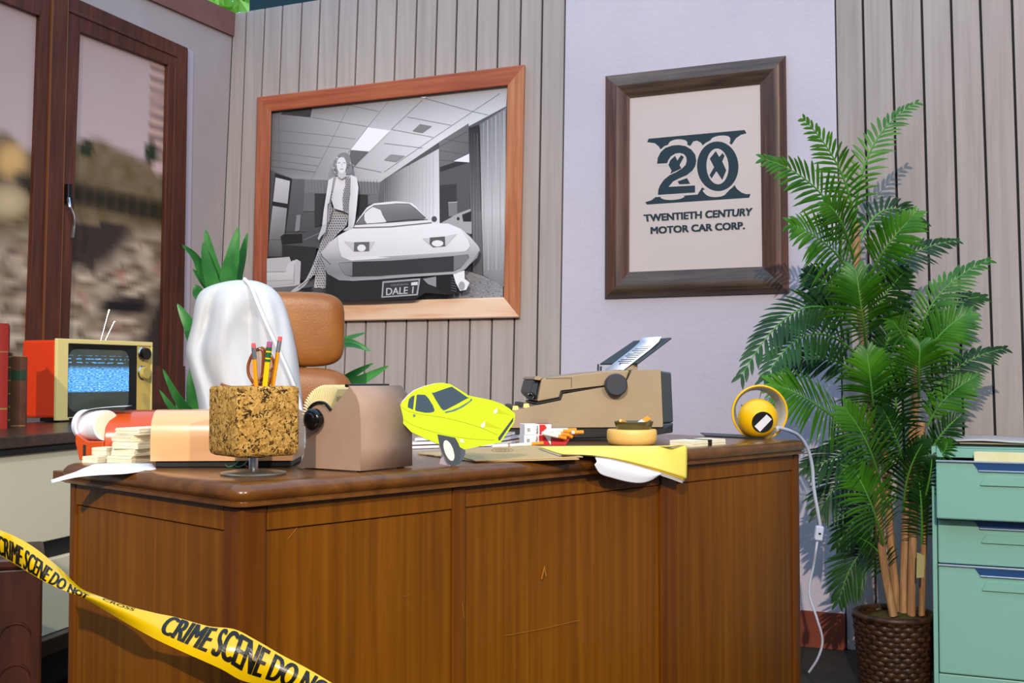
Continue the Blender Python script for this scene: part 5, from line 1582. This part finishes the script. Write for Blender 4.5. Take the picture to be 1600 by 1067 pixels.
# cigarettes and packs
def cig(a, b, label, group, r=.0040, fl_=.36, name='cigarette'):
    a, b = Vector(a), Vector(b)              # b is the filter end
    t = thing(name, a, label, 'cigarette', group)
    m_ = lerp(a, b, 1 - fl_)
    MB().tube([a, m_], r, 10).build('paper', M['cigwhite'], t, smooth=40)
    MB().tube([m_, b], r * 1.02, 10).build('filter', M['cigfilter'], t, smooth=40)
    d_ = (b - a).normalized()
    MB().tube([b, b + d_ * .0003], r * .8, 10).build('filter_end', M['cigend'], t)
    return t
z7 = zf(780, 630, 5.333)
DPK = 2.30
PKA = math.radians(10)
pX = Vector((math.cos(PKA), math.sin(PKA), 0)); pY = Vector((-math.sin(PKA), math.cos(PKA), 0))
pk0 = at(819, 692, DPK); pk0.z = ZT
def pack(base, label, open_up):
    t = thing('cigarette_pack', base + pX * .03 + pY * .03, label, 'cigarette pack', 'cigarette packs on the desk')
    Mx = Matrix(((pX.x, pY.x, 0, base.x), (pX.y, pY.y, 0, base.y), (0, 0, 1, base.z), (0, 0, 0, 1)))
    Lb, Wd, H = .056, .055, .0212
    MB().box(0, Lb, 0, Wd, 0, H, Mx).build('box', M['packwhite'], t, bevel=.0006)
    def deco(name, pts, mt):
        mb = MB(); mb.prism([Mx @ Vector((x, -.0003, z)) for x, z in pts], Mx.to_3x3() @ Vector((0, .0002, 0))); mb.build(name, mt, t)
    deco('red_chevron', [(.031, .0005), (.0555, .0005), (.042, H - .0006), (.031, H - .0006)], M['packred'])
    for k in range(5): deco('barcode_bar', [(.0055 + k * .0013, .006), (.0062 + k * .0013, .006), (.0062 + k * .0013, .0135), (.0055 + k * .0013, .0135)], M['packblack'])
    mb = MB(); vs_, fs_ = text2d('Marlboro', .02)
    mb.add([Mx @ Vector((.0285 - v * .005, -.0004, .002 + u * .0165)) for u, v in vs_], fs_); mb.build('lettering', M['packblack'], t)
    mb = MB(); mb.prism([Mx @ Vector(p) for p in ((.031, .003, H + .0003), (.0555, .003, H + .0003), (.0555, Wd - .003, H + .0003), (.031, Wd - .003, H + .0003))], (0, 0, .0002)); mb.build('red_chevron', M['packred'], t)
    if open_up:   # flip lid hanging open below the mouth
        mb = MB()
        mb.prism([Mx @ Vector(p) for p in ((Lb + .001, 0, -.0005), (Lb + .030, -.002, .0), (Lb + .042, -.002, .016), (Lb + .001, 0, .014))], Mx.to_3x3() @ Vector((0, .004, 0)))
        mb.prism([Mx @ Vector(p) for p in ((Lb + .001, 0, -.0005), (Lb + .030, -.002, .0), (Lb + .030, .05, .0), (Lb + .001, .05, -.0005))], (0, 0, .0006))
        mb.build('flip_lid', M['packred'], t)
    else:
        mb = MB(); mb.prism([Mx @ Vector(p) for p in ((Lb, .002, H), (Lb + .008, .002, H + .003), (Lb + .02, .02, H + .004), (Lb + .008, .03, H + .002), (Lb, .05, H))], (0, 0, .0005)); mb.build('foil', M['ferrule'], t)
    return Mx
pack(pk0 + Vector((0, 0, .0003)), 'lower red and white cigarette pack with its red lid open', True)
pM2 = pack(pk0 + Vector((.001, .001, .0220)), 'upper red and white cigarette pack with cigarettes sliding out', False)
r_ = random.Random(2)
cigs = [((500, 228), (598, 235)), ((530, 222), (640, 222)), ((480, 250), (580, 265)), ((560, 245), (700, 240)), ((470, 272), (555, 290)), ((560, 250), (640, 262)), ((540, 262), (605, 280))]
lbl = ('cigarette with its filter end lowest left in the open pack', 'cigarette at the top back of the open pack', 'cigarette in the middle of the open pack', 'cigarette sticking out farthest to the right of the pack', 'lowest cigarette in the pack mouth above the red lid', 'cigarette lying behind the others at the pack mouth', 'short drooping cigarette at the pack mouth')
for k, (m_, b_) in enumerate(cigs):
    dd = DPK + (-.002, .03, -.004, .012, -.006, .02, .006)[k]
    b3_ = at(*z7([b_])[0], dd + .01); m3 = at(*z7([m_])[0], dd)
    cig(b3_ + (m3 - b3_).normalized() * .055, b3_, lbl[k], 'cigarettes in the open pack')
cig(at(*z7([(88, 352)])[0], 2.235), at(*z7([(366, 332)])[0], 2.25), 'loose cigarette lying in front of the packs', 'loose cigarettes on the desk', .0036)
cig(at(*z7([(-60, 358)])[0], 2.235), at(*z7([(78, 353)])[0], 2.245), 'white loose cigarette partly hidden by the lime car', 'loose cigarettes on the desk', .0036, .05)

# round pale box and ashtray
bc = on_z(991, 697, ZT); bc = bc + Vector((0, .045, 0))
r_b = 39.0 / F * bc.y; 
ztop = at(991, 671.5, bc.y - .03).z - ZT
rb = MB().lathe([(.0001, 0), (r_b * .84, 0), (r_b * .95, ztop * .14), (r_b, ztop * .4), (r_b, ztop * .72), (r_b * .985, ztop * .92), (r_b * .95, ztop), (.0001, ztop)], 44, Matrix.Translation(bc)).build('round_box', M['boxyellow'], None, smooth=40)
tag(rb, 'round pale yellow wooden box under the ashtray', 'box')
ab = bc + Vector((.004, 0, ztop))
ra = 30.5 / F * bc.y
tag(MB().lathe([(.0001, .002), (ra * .78, .002), (ra * .85, .010), (ra * .98, .0165), (ra, .015), (ra * .86, .0), (.0001, 0)], 40, Matrix.Translation(ab)).build('ashtray', M['olive'], None, smooth=40), 'olive glass ashtray on top of the round yellow box', 'ashtray')
yb_ = ab.y
cig(at(986, 665, yb_ - .005), at(969.5, 657, yb_ - .03), 'cigarette butt on the left rim of the ashtray', 'butts in the ashtray', .0036, .75, 'cigarette_butt')
cig(at(995, 663, yb_ - .01), at(1012.5, 652, yb_ - .005), 'upper of two cigarette butts on the right of the ashtray', 'butts in the ashtray', .0036, .5, 'cigarette_butt')
cig(at(998, 664.5, yb_ - .02), at(1016, 654, yb_ - .018), 'lower of two cigarette butts on the right of the ashtray', 'butts in the ashtray', .0036, .5, 'cigarette_butt')

# dark leaflet by the lamp
o = flat([(1094, 677), (1102, 681.5), (1192, 686), (1196, 682)], ZT + .0005, .0022, M['bluegrey'], 'leaflet', None)
tag(o, 'dark leaflet lying flat beside the yellow lamp', 'leaflet')

# yellow ball lamp lying on its side
lc = on_z(1187.5, 685.5, ZT)
rl_ = 31.0 / F * lc.y
ball = Vector((lc.x, lc.y + .02, ZT + rl_ + .0005))
lamp = thing('ball_lamp', lc, 'yellow ball table lamp with ring shade toppled on the desk end', 'lamp')
ax = (Vector((CAM.x - .12, CAM.y, CAM.z - .28)) - ball).normalized()      # foot points to the camera, a little left and down
def axM(o_, d_): return Matrix.Translation(o_) @ d_.to_track_quat('Z', 'Y').to_matrix().to_4x4()
prof = [(max(.0001, rl_ * math.sin(math.radians(147) * k / 22)), -rl_ * math.cos(math.radians(147) * k / 22)) for k in range(23)]
MB().lathe(prof, 40, axM(ball, (at(1193, 661, ball.y - rl_) - ball).normalized())).build('ball', M['lampyellow'], lamp, smooth=60)
fa = (at(1193, 661, ball.y - rl_) - ball).normalized()
ft = MB().lathe([(.0001, .001), (rl_ * .53, .001), (rl_ * .545, 0), (.0001, -.001)], 32, axM(ball + fa * rl_ * .84, fa)).build('foot_pad', M['black'], lamp, smooth=30)
lm = axM(ball + fa * (rl_ * .88 + .0012), fa)
sq = at(1193, 660.5, ball.y)
lab_pts = [on_plane(p[0], p[1], ball + fa * (rl_ * .84 + .0016), fa) for p in ((1179, 666), (1198, 647.5), (1206, 655), (1187.5, 674.5))]
mb = MB(); mb.prism(lab_pts, fa * -.0004); mb.build('foot_label', M['white'], ft)
fc = at(1187, 644.5, ball.y + .012); bcq = at(1181, 640.5, ball.y + .07)
sa = (fc - bcq).normalized()
rs1 = 42 / F * fc.y; rs2 = rs1 * .80
slen = (fc - bcq).length
mb = MB()
mb.lathe([(rs2, 0), (rs1 * .93, slen * .55), (rs1, slen), (rs1 - .002, slen + .001)], 48, axM(bcq, sa)); mb.build('shade', M['lampyellow'], lamp, smooth=40)
mb = MB(); mb.lathe([(rs1 - .002, slen + .001), (rs1 - .003, slen), (rs1 * .93 - .003, slen * .55), (rs2 - .003, 0), (rs2, 0)], 48, axM(bcq, sa)); mb.build('shade_lining', M['lampwhite'], lamp, smooth=40)
rimM = axM(fc, sa)
MB().tube([rimM @ Vector((rs1 * math.cos(2 * math.pi * k / 48), rs1 * math.sin(2 * math.pi * k / 48), .001)) for k in range(49)], .0024, 8, caps=False).build('shade_rim', M['lampyellow'], lamp, smooth=60)
MB().tube([ball + Vector((.0, .0, rl_ * .7)), at(1190.5, 608, ball.y + .02)], .0012, 6).build('wire_arm', M['chrome'], lamp)
MB().tube([ball + Vector((-rl_ * .7, 0, rl_ * .4)), at(1158, 632, ball.y + .02)], .0012, 6).build('wire_arm', M['chrome'], lamp)
ye = ball.y
cordp = catmull([at(1215, 668, ye - .02), at(1232, 672.5, ye + .02), at(1248, 681, ye + .07), at(1261, 699, ye + .10), at(1269, 728, ye + .12), at(1271.5, 762, ye + .13), at(1278, 800, ye + .14), at(1282, 824, ye + .15)], 6)
MB().tube(cordp, .0042, 8).build('cord', M['cord'], lamp, smooth=60)
sw = MB()
MX = Matrix.Translation(at(1279.5, 833, ye + .15)) @ Matrix.Rotation(math.radians(8), 4, 'Y')
sw.box(-.010, .010, -.007, .007, -.018, .018, MX)
so_ = sw.build('inline_switch', M['cord'], lamp, bevel=.004)
MB().box(-.003, .003, -.009, -.0071, -.002, .002, MX).build('rocker', M['black'], so_)
MB().tube(catmull([at(1277, 846, ye + .15), at(1274.5, 862, ye + .15), at(1271, 885, ye + .17), at(1264, 925, ye + .18), at(1276, 965, ye + .18), at(1285, 1000, ye + .2), at(1278, 1028, ye + .22), at(1264, 1050, ye + .25)], 6), .003, 8).build('cord', M['cord'], lamp, smooth=60)

# ------------------------------------------------------------------ palm in a woven basket
DPM = 3.18
pp = at(1397, 960, DPM)
palm = thing('potted_palm', (pp.x, DPM, 0), 'tall artificial palm in a woven basket between desk and mint cabinet', 'plant')
zb_ = pp.z; rpot = 58 / F * DPM
pM_ = Matrix.Translation((pp.x, DPM, 0))
MB().lathe([(.0001, .004), (rpot * .78, .004), (rpot * .95, zb_ - .006), (rpot * .80, zb_ - .006), (rpot * .78, zb_ - .03), (.0001, zb_ - .02)], 36, pM_).build('basket_liner', M['basket'], palm, smooth=40)
nrow = 15
for k in range(nrow):
    z = .012 + (zb_ - .02) * k / (nrow - 1)
    rk = rpot * (.80 + .17 * k / (nrow - 1))
    pth = []
    for i in range(73):
        a = 2 * math.pi * i / 72
        rr_ = rk + .0045 * math.sin(a * 18 + math.pi * (k % 2))
        pth.append(Vector((pp.x + rr_ * math.cos(a), DPM + rr_ * math.sin(a), z)))
    MB().tube(pth, .0085, 6, caps=False).build('woven_strand', M['basket'], palm, smooth=60)
MB().tube([Vector((pp.x + rpot * math.cos(2 * math.pi * i / 48), DPM + rpot * math.sin(2 * math.pi * i / 48), zb_)) for i in range(49)], .010, 8, caps=False).build('basket_rim', M['basket'], palm, smooth=60)
MB().lathe([(.0001, zb_ + .004), (rpot * .3, zb_ + .006), (rpot * .6, zb_ - .004), (rpot * .79, zb_ - .012)], 28, pM_).build('moss', M['moss'], palm, smooth=60)
canes = [[(1396, 962, 3.14), (1378, 860, 3.14), (1364, 700, 3.16), (1350, 540, 3.18), (1340, 440, 3.19), (1337, 350, 3.2)],
         [(1404, 962, 3.2), (1392, 850, 3.22), (1384, 740, 3.24), (1376, 640, 3.24)],
         [(1412, 962, 3.18), (1414, 850, 3.2), (1424, 700, 3.2), (1432, 600, 3.2), (1436, 545, 3.2)],
         [(1424, 962, 3.16), (1426, 860, 3.16), (1432, 740, 3.17), (1440, 660, 3.18)],
         [(1440, 962, 3.2), (1442, 880, 3.2), (1446, 800, 3.2), (1450, 720, 3.2)]]
for k, c_ in enumerate(canes):
    MB().tube(catmull([at(*p) for p in c_], 6), .0115 if k != 4 else .009, 10).build('cane', M['cane'], palm, smooth=60)
mb = MB(); mb.prism([at(p[0], p[1], 3.10) for p in ((1433, 863), (1445, 868), (1444, 902), (1432, 903))], (0, .003, 0)); mb.build('paper_tag', M['tag'], palm)
rf_ = random.Random(21)
def frond(pts, L, n, mt, w0=.0085, tilt=.35, droop=.26, t0=.14):
    P0, P1, P2 = [at(*p) for p in pts]
    C = P1 * 2 - (P0 + P2) / 2
    bez = lambda t: P0 * (1 - t) ** 2 + C * 2 * t * (1 - t) + P2 * t * t
    dbez = lambda t: ((C - P0) * 2 * (1 - t) + (P2 - C) * 2 * t).normalized()
    mb = MB(); mr = MB()
    for i in range(n):
        t = t0 + (1 - t0) * i / (n - 1)
        p = bez(t); tan = dbez(t)
        vw = (CAM - p).normalized()
        nr = (vw * (1 - tilt) + Vector((0, 0, 1)) * tilt).normalized()
        lat = tan.cross(nr).normalized(); nr = lat.cross(tan).normalized()
        ln = L * (.62 + .5 * math.sin(math.pi * min(1, t * 1.05)) - .28 * t)
        for s in (-1, 1):
            a = math.radians(lerp(28, 62, t) + rf_.uniform(-5, 5))
            d_ = (lat * s * math.cos(a) + tan * math.sin(a) + nr * rf_.uniform(.05, .2)).normalized()
            l_ = ln * rf_.uniform(.88, 1.08)
            wv = d_.cross(nr).normalized()
            w = w0 * rf_.uniform(.54, .70)
            rows = []
            for u, ww in ((0, .35), (.25, .9), (.6, 1.0), (.85, .6), (1, .06)):
                q_ = p + d_ * (l_ * u) - Vector((0, 0, 1)) * droop * l_ * u * u
                rows.append([q_ - wv * w * ww, q_ + nr * (.0018 * ww), q_ + wv * w * ww])
            mb.rings(rows, False)
    mb.build('frond_leaflets', mt, None, smooth=60) if False else None
    rac = mr.tube([bez(k / 14) for k in range(15)], [lerp(.0042, .0012, k / 14) for k in range(15)], 6)
    fo = mb.build('frond', mt, palm, smooth=60)
    rac.build('rib', M['rachis'], fo, smooth=60)
LG, DK = M['palm'], M['palmdark']
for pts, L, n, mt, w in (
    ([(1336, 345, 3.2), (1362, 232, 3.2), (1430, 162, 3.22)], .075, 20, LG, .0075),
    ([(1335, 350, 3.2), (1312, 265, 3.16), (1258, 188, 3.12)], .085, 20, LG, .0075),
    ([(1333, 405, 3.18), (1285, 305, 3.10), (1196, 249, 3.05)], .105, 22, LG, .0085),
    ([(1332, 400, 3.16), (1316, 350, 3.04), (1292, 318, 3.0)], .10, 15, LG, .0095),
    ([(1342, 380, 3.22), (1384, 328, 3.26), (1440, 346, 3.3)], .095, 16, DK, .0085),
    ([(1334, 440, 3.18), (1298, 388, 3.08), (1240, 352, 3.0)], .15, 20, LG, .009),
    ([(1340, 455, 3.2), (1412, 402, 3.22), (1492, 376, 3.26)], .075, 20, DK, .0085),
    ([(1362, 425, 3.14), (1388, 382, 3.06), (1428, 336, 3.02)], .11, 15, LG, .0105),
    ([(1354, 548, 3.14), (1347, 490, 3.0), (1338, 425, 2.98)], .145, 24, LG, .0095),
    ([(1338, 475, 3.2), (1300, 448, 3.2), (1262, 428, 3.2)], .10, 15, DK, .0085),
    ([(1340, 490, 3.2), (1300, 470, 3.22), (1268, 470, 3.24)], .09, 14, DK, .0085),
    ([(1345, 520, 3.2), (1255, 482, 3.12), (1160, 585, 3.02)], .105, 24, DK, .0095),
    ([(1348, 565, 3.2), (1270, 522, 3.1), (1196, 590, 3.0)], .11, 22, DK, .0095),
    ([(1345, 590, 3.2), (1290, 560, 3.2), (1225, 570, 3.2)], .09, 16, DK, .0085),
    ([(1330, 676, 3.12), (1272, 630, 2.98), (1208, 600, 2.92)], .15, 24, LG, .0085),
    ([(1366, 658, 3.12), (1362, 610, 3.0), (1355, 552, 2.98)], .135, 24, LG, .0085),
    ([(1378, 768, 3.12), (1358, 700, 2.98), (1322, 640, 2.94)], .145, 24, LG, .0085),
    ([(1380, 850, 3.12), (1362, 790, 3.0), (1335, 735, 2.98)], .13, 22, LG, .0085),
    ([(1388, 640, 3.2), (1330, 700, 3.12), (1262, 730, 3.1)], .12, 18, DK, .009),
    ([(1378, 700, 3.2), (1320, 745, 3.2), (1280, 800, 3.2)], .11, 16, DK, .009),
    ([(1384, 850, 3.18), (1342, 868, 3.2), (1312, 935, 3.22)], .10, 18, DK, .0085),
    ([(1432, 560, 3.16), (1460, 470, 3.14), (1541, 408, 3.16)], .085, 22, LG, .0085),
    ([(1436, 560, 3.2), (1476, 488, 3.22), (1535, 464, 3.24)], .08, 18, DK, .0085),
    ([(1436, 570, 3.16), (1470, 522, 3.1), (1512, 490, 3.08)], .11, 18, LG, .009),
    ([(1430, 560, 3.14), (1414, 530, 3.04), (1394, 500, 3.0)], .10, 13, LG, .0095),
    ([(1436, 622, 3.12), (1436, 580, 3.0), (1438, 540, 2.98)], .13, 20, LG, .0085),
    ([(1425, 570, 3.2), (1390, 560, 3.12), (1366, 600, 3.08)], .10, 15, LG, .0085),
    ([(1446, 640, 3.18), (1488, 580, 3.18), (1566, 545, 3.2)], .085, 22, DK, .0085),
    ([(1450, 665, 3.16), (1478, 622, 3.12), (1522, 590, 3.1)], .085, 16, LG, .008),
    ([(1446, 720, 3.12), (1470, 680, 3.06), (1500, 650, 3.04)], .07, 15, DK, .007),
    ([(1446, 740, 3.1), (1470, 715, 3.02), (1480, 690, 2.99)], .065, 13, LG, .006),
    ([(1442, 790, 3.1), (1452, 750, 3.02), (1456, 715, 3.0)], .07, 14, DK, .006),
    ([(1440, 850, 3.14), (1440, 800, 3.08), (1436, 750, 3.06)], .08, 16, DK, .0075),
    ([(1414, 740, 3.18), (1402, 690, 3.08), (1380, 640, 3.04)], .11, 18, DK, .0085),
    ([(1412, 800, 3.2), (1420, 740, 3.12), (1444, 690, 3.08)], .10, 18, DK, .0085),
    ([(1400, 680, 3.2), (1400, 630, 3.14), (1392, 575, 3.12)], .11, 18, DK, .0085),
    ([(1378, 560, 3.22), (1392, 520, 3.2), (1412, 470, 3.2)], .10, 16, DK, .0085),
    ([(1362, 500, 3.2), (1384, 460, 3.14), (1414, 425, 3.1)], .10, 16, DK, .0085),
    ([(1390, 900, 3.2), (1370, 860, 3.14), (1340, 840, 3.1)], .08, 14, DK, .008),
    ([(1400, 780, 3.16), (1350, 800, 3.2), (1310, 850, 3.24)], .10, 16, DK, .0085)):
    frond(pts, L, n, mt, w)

# ------------------------------------------------------------------ mint filing cabinet
DCB = 3.02
C0 = at(1455, 697, DCB)
def FC(px, py, off=0): return on_plane(px, py, C0 + NB * off, NB)
CW = .42
cab = thing('filing_cabinet', C0 + UB * .2 - NB * .25 - Vector((0, 0, C0.z)), 'mint green metal filing cabinet with the top drawer ajar', 'filing cabinet')
Zt = C0.z
def fbox(name, x0, x1, z0, z1, o0, o1, mt, par=cab, bev=.002):
    """box in cabinet space: x along the front, o outwards"""
    Mx = Matrix(((UB.x, NB.x, 0, C0.x), (UB.y, NB.y, 0, C0.y), (0, 0, 1, 0), (0, 0, 0, 1)))
    return MB().box(x0, x1, o0, o1, z0, z1, Mx).build(name, mt, par, bevel=bev)
def cz(px, py, off=0): return FC(px, py, off).z
def cxx(px, py=800, off=0): return (FC(px, py, off) - C0).dot(UB)
z717, z806, z880, z1051 = cz(1470, 718), cz(1470, 808), cz(1470, 881), cz(1472, 1051)
fbox('side_panel', 0, .012, .0, Zt - .0005, -.46, 0, M['mint'])
fbox('side_panel', CW - .012, CW, .0, Zt - .0005, -.46, 0, M['mint'])
fbox('top_panel', .0125, CW - .0125, Zt - .004, Zt, -.46, 0, M['mint'])
fbox('header_rail', .0125, CW - .0125, z717 + .006, Zt - .0042, -.02, -.001, M['mint'])
fbox('back_panel', .0125, CW - .0125, 0, Zt - .0045, -.46, -.452, M['mint'])
fbox('kick_rail', .0125, CW - .0125, 0, z1051 - .003, -.02, -.001, M['mint'])
fbox('interior', .014, CW - .014, .03, z717 - .002, -.44, -.03, M['black'])
PUL = .055
xh = cxx(1521, 720)
for z0, z1, o in ((z806 + .003, z717 - .002, PUL), (z880 + .003, z806 - .004, 0), (z1051, z880 - .004, 0)):
    dr_ = fbox('drawer', .014, CW - .014, z0, z1, -.024 + o, .003 + o, M['mint'], cab, .004)
    if o: fbox('drawer_tray', .02, CW - .02, z0 + .01, z1 - .03, -.40, -.0245 + o, M['mint'], dr_)
    fbox('chrome_strip', .014, CW - .014, z1 + .0003, z1 + .0048, -.004 + o, .010 + o, M['chromestrip'], dr_, .0008)
    # recessed grip below the strip
    Mx = Matrix(((UB.x, NB.x, 0, C0.x), (UB.y, NB.y, 0, C0.y), (0, 0, 1, 0), (0, 0, 0, 1)))
    mb = MB(); mb.prism([Mx @ Vector((x, .0068 + o, z)) for x, z in ((xh, z1), (CW - xh, z1), (CW - xh - .012, z1 - .018), (xh + .012, z1 - .018))], -NB * .0036); mb.build('grip', M['bluechrome'], dr_, bevel=.001)
    mb = MB(); mb.prism([Mx @ Vector((x, .010 + o, z)) for x, z in ((xh + .012, z1 - .0182), (CW - xh - .012, z1 - .0182), (CW - xh - .014, z1 - .0222), (xh + .014, z1 - .0222))], -NB * .0068); mb.build('grip_lip', M['chromestrip'], dr_, bevel=.001)
    mb = MB(); mb.prism([Mx @ Vector((x, .009 + o, z)) for x, z in ((xh + .028, z1 - .034), (CW - xh - .028, z1 - .034), (CW - xh - .015, z1 - .058), (xh + .015, z1 - .058))], -NB * .0065); mb.build('embossed_plate', M['mint'], dr_, bevel=.005)
# folders in the open drawer
Mx = Matrix(((UB.x, NB.x, 0, C0.x), (UB.y, NB.y, 0, C0.y), (0, 0, 1, 0), (0, 0, 0, 1)))
for k in range(5):
    o_ = PUL - .028 - k * .004
    zz = cz(1540, 707 - k * .3, PUL) - k * .001
    x0 = cxx(1522 + k * 3, 715, o_)
    mb = MB(); mb.prism([Mx @ Vector((x0, o_, z717 - .05)), Mx @ Vector((CW - .03, o_, z717 - .05)), Mx @ Vector((CW - .03, o_, zz)), Mx @ Vector((x0, o_, zz + .001 * (k % 2)))], -NB * .002)
    tag(mb.build('file_folder', M['filecream'] if k < 4 else M['white']), ('foremost cream file folder in the open cabinet drawer', 'second cream file folder in the open cabinet drawer', 'third cream file folder in the open cabinet drawer', 'fourth cream file folder in the open cabinet drawer', 'white sheet behind the cream folders in the cabinet drawer')[k], 'folder', 'folders in the cabinet drawer')
# papers on the cabinet
for k, (mt, col_, lab) in enumerate((('white', None, 'dark-edged magazine lying lowest on top of the mint cabinet'), ('x', S(176, 160, 132), 'tan folder in the middle of the pile on the mint cabinet'), ('y', S(204, 200, 200), 'pale magazine on top of the pile on the mint cabinet'))):
    x0 = .01 + k * .012
    z_ = Zt + .0006 + k * .0052
    m3 = mat('pile_%d' % k, col_, .5) if col_ else mat('dark_magazine', S(70, 54, 66), .4)
    rows_ = []
    for j in range(3):
        yy = -.05 - j * .13
        rows_.append([Mx @ Vector((x0 + i * .095, yy + .01 * k, z_ + .0022 + (.004 if (i in (1, 3) and k == 2) else 0))) for i in range(5)])
    tag(sheet(rows_, m3, 'magazine', None, .0042, 3), lab, 'magazine', 'papers on the filing cabinet')

# ------------------------------------------------------------------ barrier tape
TT = [(-70, 793), (-30, 813), (0, 828), (25, 838.5), (56, 857), (93, 887), (113, 907), (130, 921), (160, 933), (197, 946), (243, 957.7), (274, 964), (325, 978), (366, 983), (402, 1001), (440, 1023), (479, 1043.5), (517, 1066), (580, 1105)]
TB = [(-70, 832), (-30, 850), (0, 867.5), (23, 881), (46, 895), (76, 912), (106, 925), (124, 931), (146, 943), (178, 962), (218, 985), (250, 1002), (296, 1023), (345, 1045), (378, 1063), (420, 1072), (458, 1082), (500, 1092), (565, 1125)]
DT = lambda i: lerp(1.46, 1.345, i / (len(TT) - 1))
tape = thing('barrier_tape', at(250, 980, 1.4), 'yellow crime scene tape stretched across the desk corner', 'tape')
top3 = catmull([at(p[0], p[1], DT(i) + .004 * math.sin(i * 1.3)) for i, p in enumerate(TT)], 6)
bot3 = catmull([at(p[0], p[1], DT(i) - .012 + .012 * math.sin(i * .9)) for i, p in enumerate(TB)], 6)
def tape_pt(i, v, off=0):
    i = max(0, min(len(top3) - 1.001, i)); k = int(i); f_ = i - k
    a = lerp(top3[k], top3[k + 1], f_); b_ = lerp(bot3[k], bot3[k + 1], f_)
    p = lerp(a, b_, v)
    p = p + (CAM - p).normalized() * (.008 * math.sin(math.pi * v) + off)
    return p
mb = MB(); nv = 8
mb.rings([[tape_pt(i, j / nv) for j in range(nv + 1)] for i in range(len(top3))], False)
mb.build('ribbon', M['tapeyellow'], tape, smooth=70)
def idx_at(px):
    def pr(i):
        p = tape_pt(i, .5); return CX + F * (p.x / p.y)
    lo_, hi_ = 0, len(top3) - 1.01
    for _ in range(40):
        m_ = (lo_ + hi_) / 2
        if pr(m_) < px: lo_ = m_
        else: hi_ = m_
    return lo_
def subdiv(vs_, fs_):
    vs_ = list(vs_); out = []
    for f_ in fs_:
        for k in range(1, len(f_) - 1):
            out.append((f_[0], f_[k], f_[k + 1]))
    for _ in range(3):
        new = []
        cache = {}
        def mid(a, b):
            key = (min(a, b), max(a, b))
            if key not in cache:
                vs_.append(((vs_[a][0] + vs_[b][0]) / 2, (vs_[a][1] + vs_[b][1]) / 2)); cache[key] = len(vs_) - 1
            return cache[key]
        for a, b, c in out:
            L_ = [(math.hypot(vs_[p][0] - vs_[q][0], (vs_[p][1] - vs_[q][1]) * .2), p, q, r) for p, q, r in ((a, b, c), (b, c, a), (c, a, b))]
            l, p, q, r = max(L_)
            if l > .03:
                m_ = mid(p, q); new += [(p, m_, r), (m_, q, r)]
            else: new.append((a, b, c))
        out = new
    return vs_, out
def tape_text(body, xa, xb, va, vb):
    """va/vb: (top v, bottom v) at the start and the end of the words"""
    vs_, fs_ = subdiv(*text2d(body))
    ia, ib = idx_at(xa), idx_at(xb)
    mb = MB()
    for k in (-1, 0, 1):
        P_ = []
        for u, v in vs_:
            # advance evenly along the visible length; three impressions make the heavy face
            i = idx_at(lerp(xa, xb, u + k * .0058))
            vt = lerp(va[0], vb[0], u); vb_ = lerp(va[1], vb[1], u)
            P_.append(tape_pt(i, lerp(vb_, vt, v), .0009 + k * .00005))
        mb.add(P_, fs_)
    mb.build('lettering', M['tapeblack'], tape)
tape_text('CRIME SCENE DO NOT', 1, 142, (.22, .98), (.32, 1.0))
tape_text('CROSS', 160, 206, (.02, .25), (.02, .2))
tape_text('CRIME SCENE DO NOT', 258, 530, (.0, .72), (.08, .90))
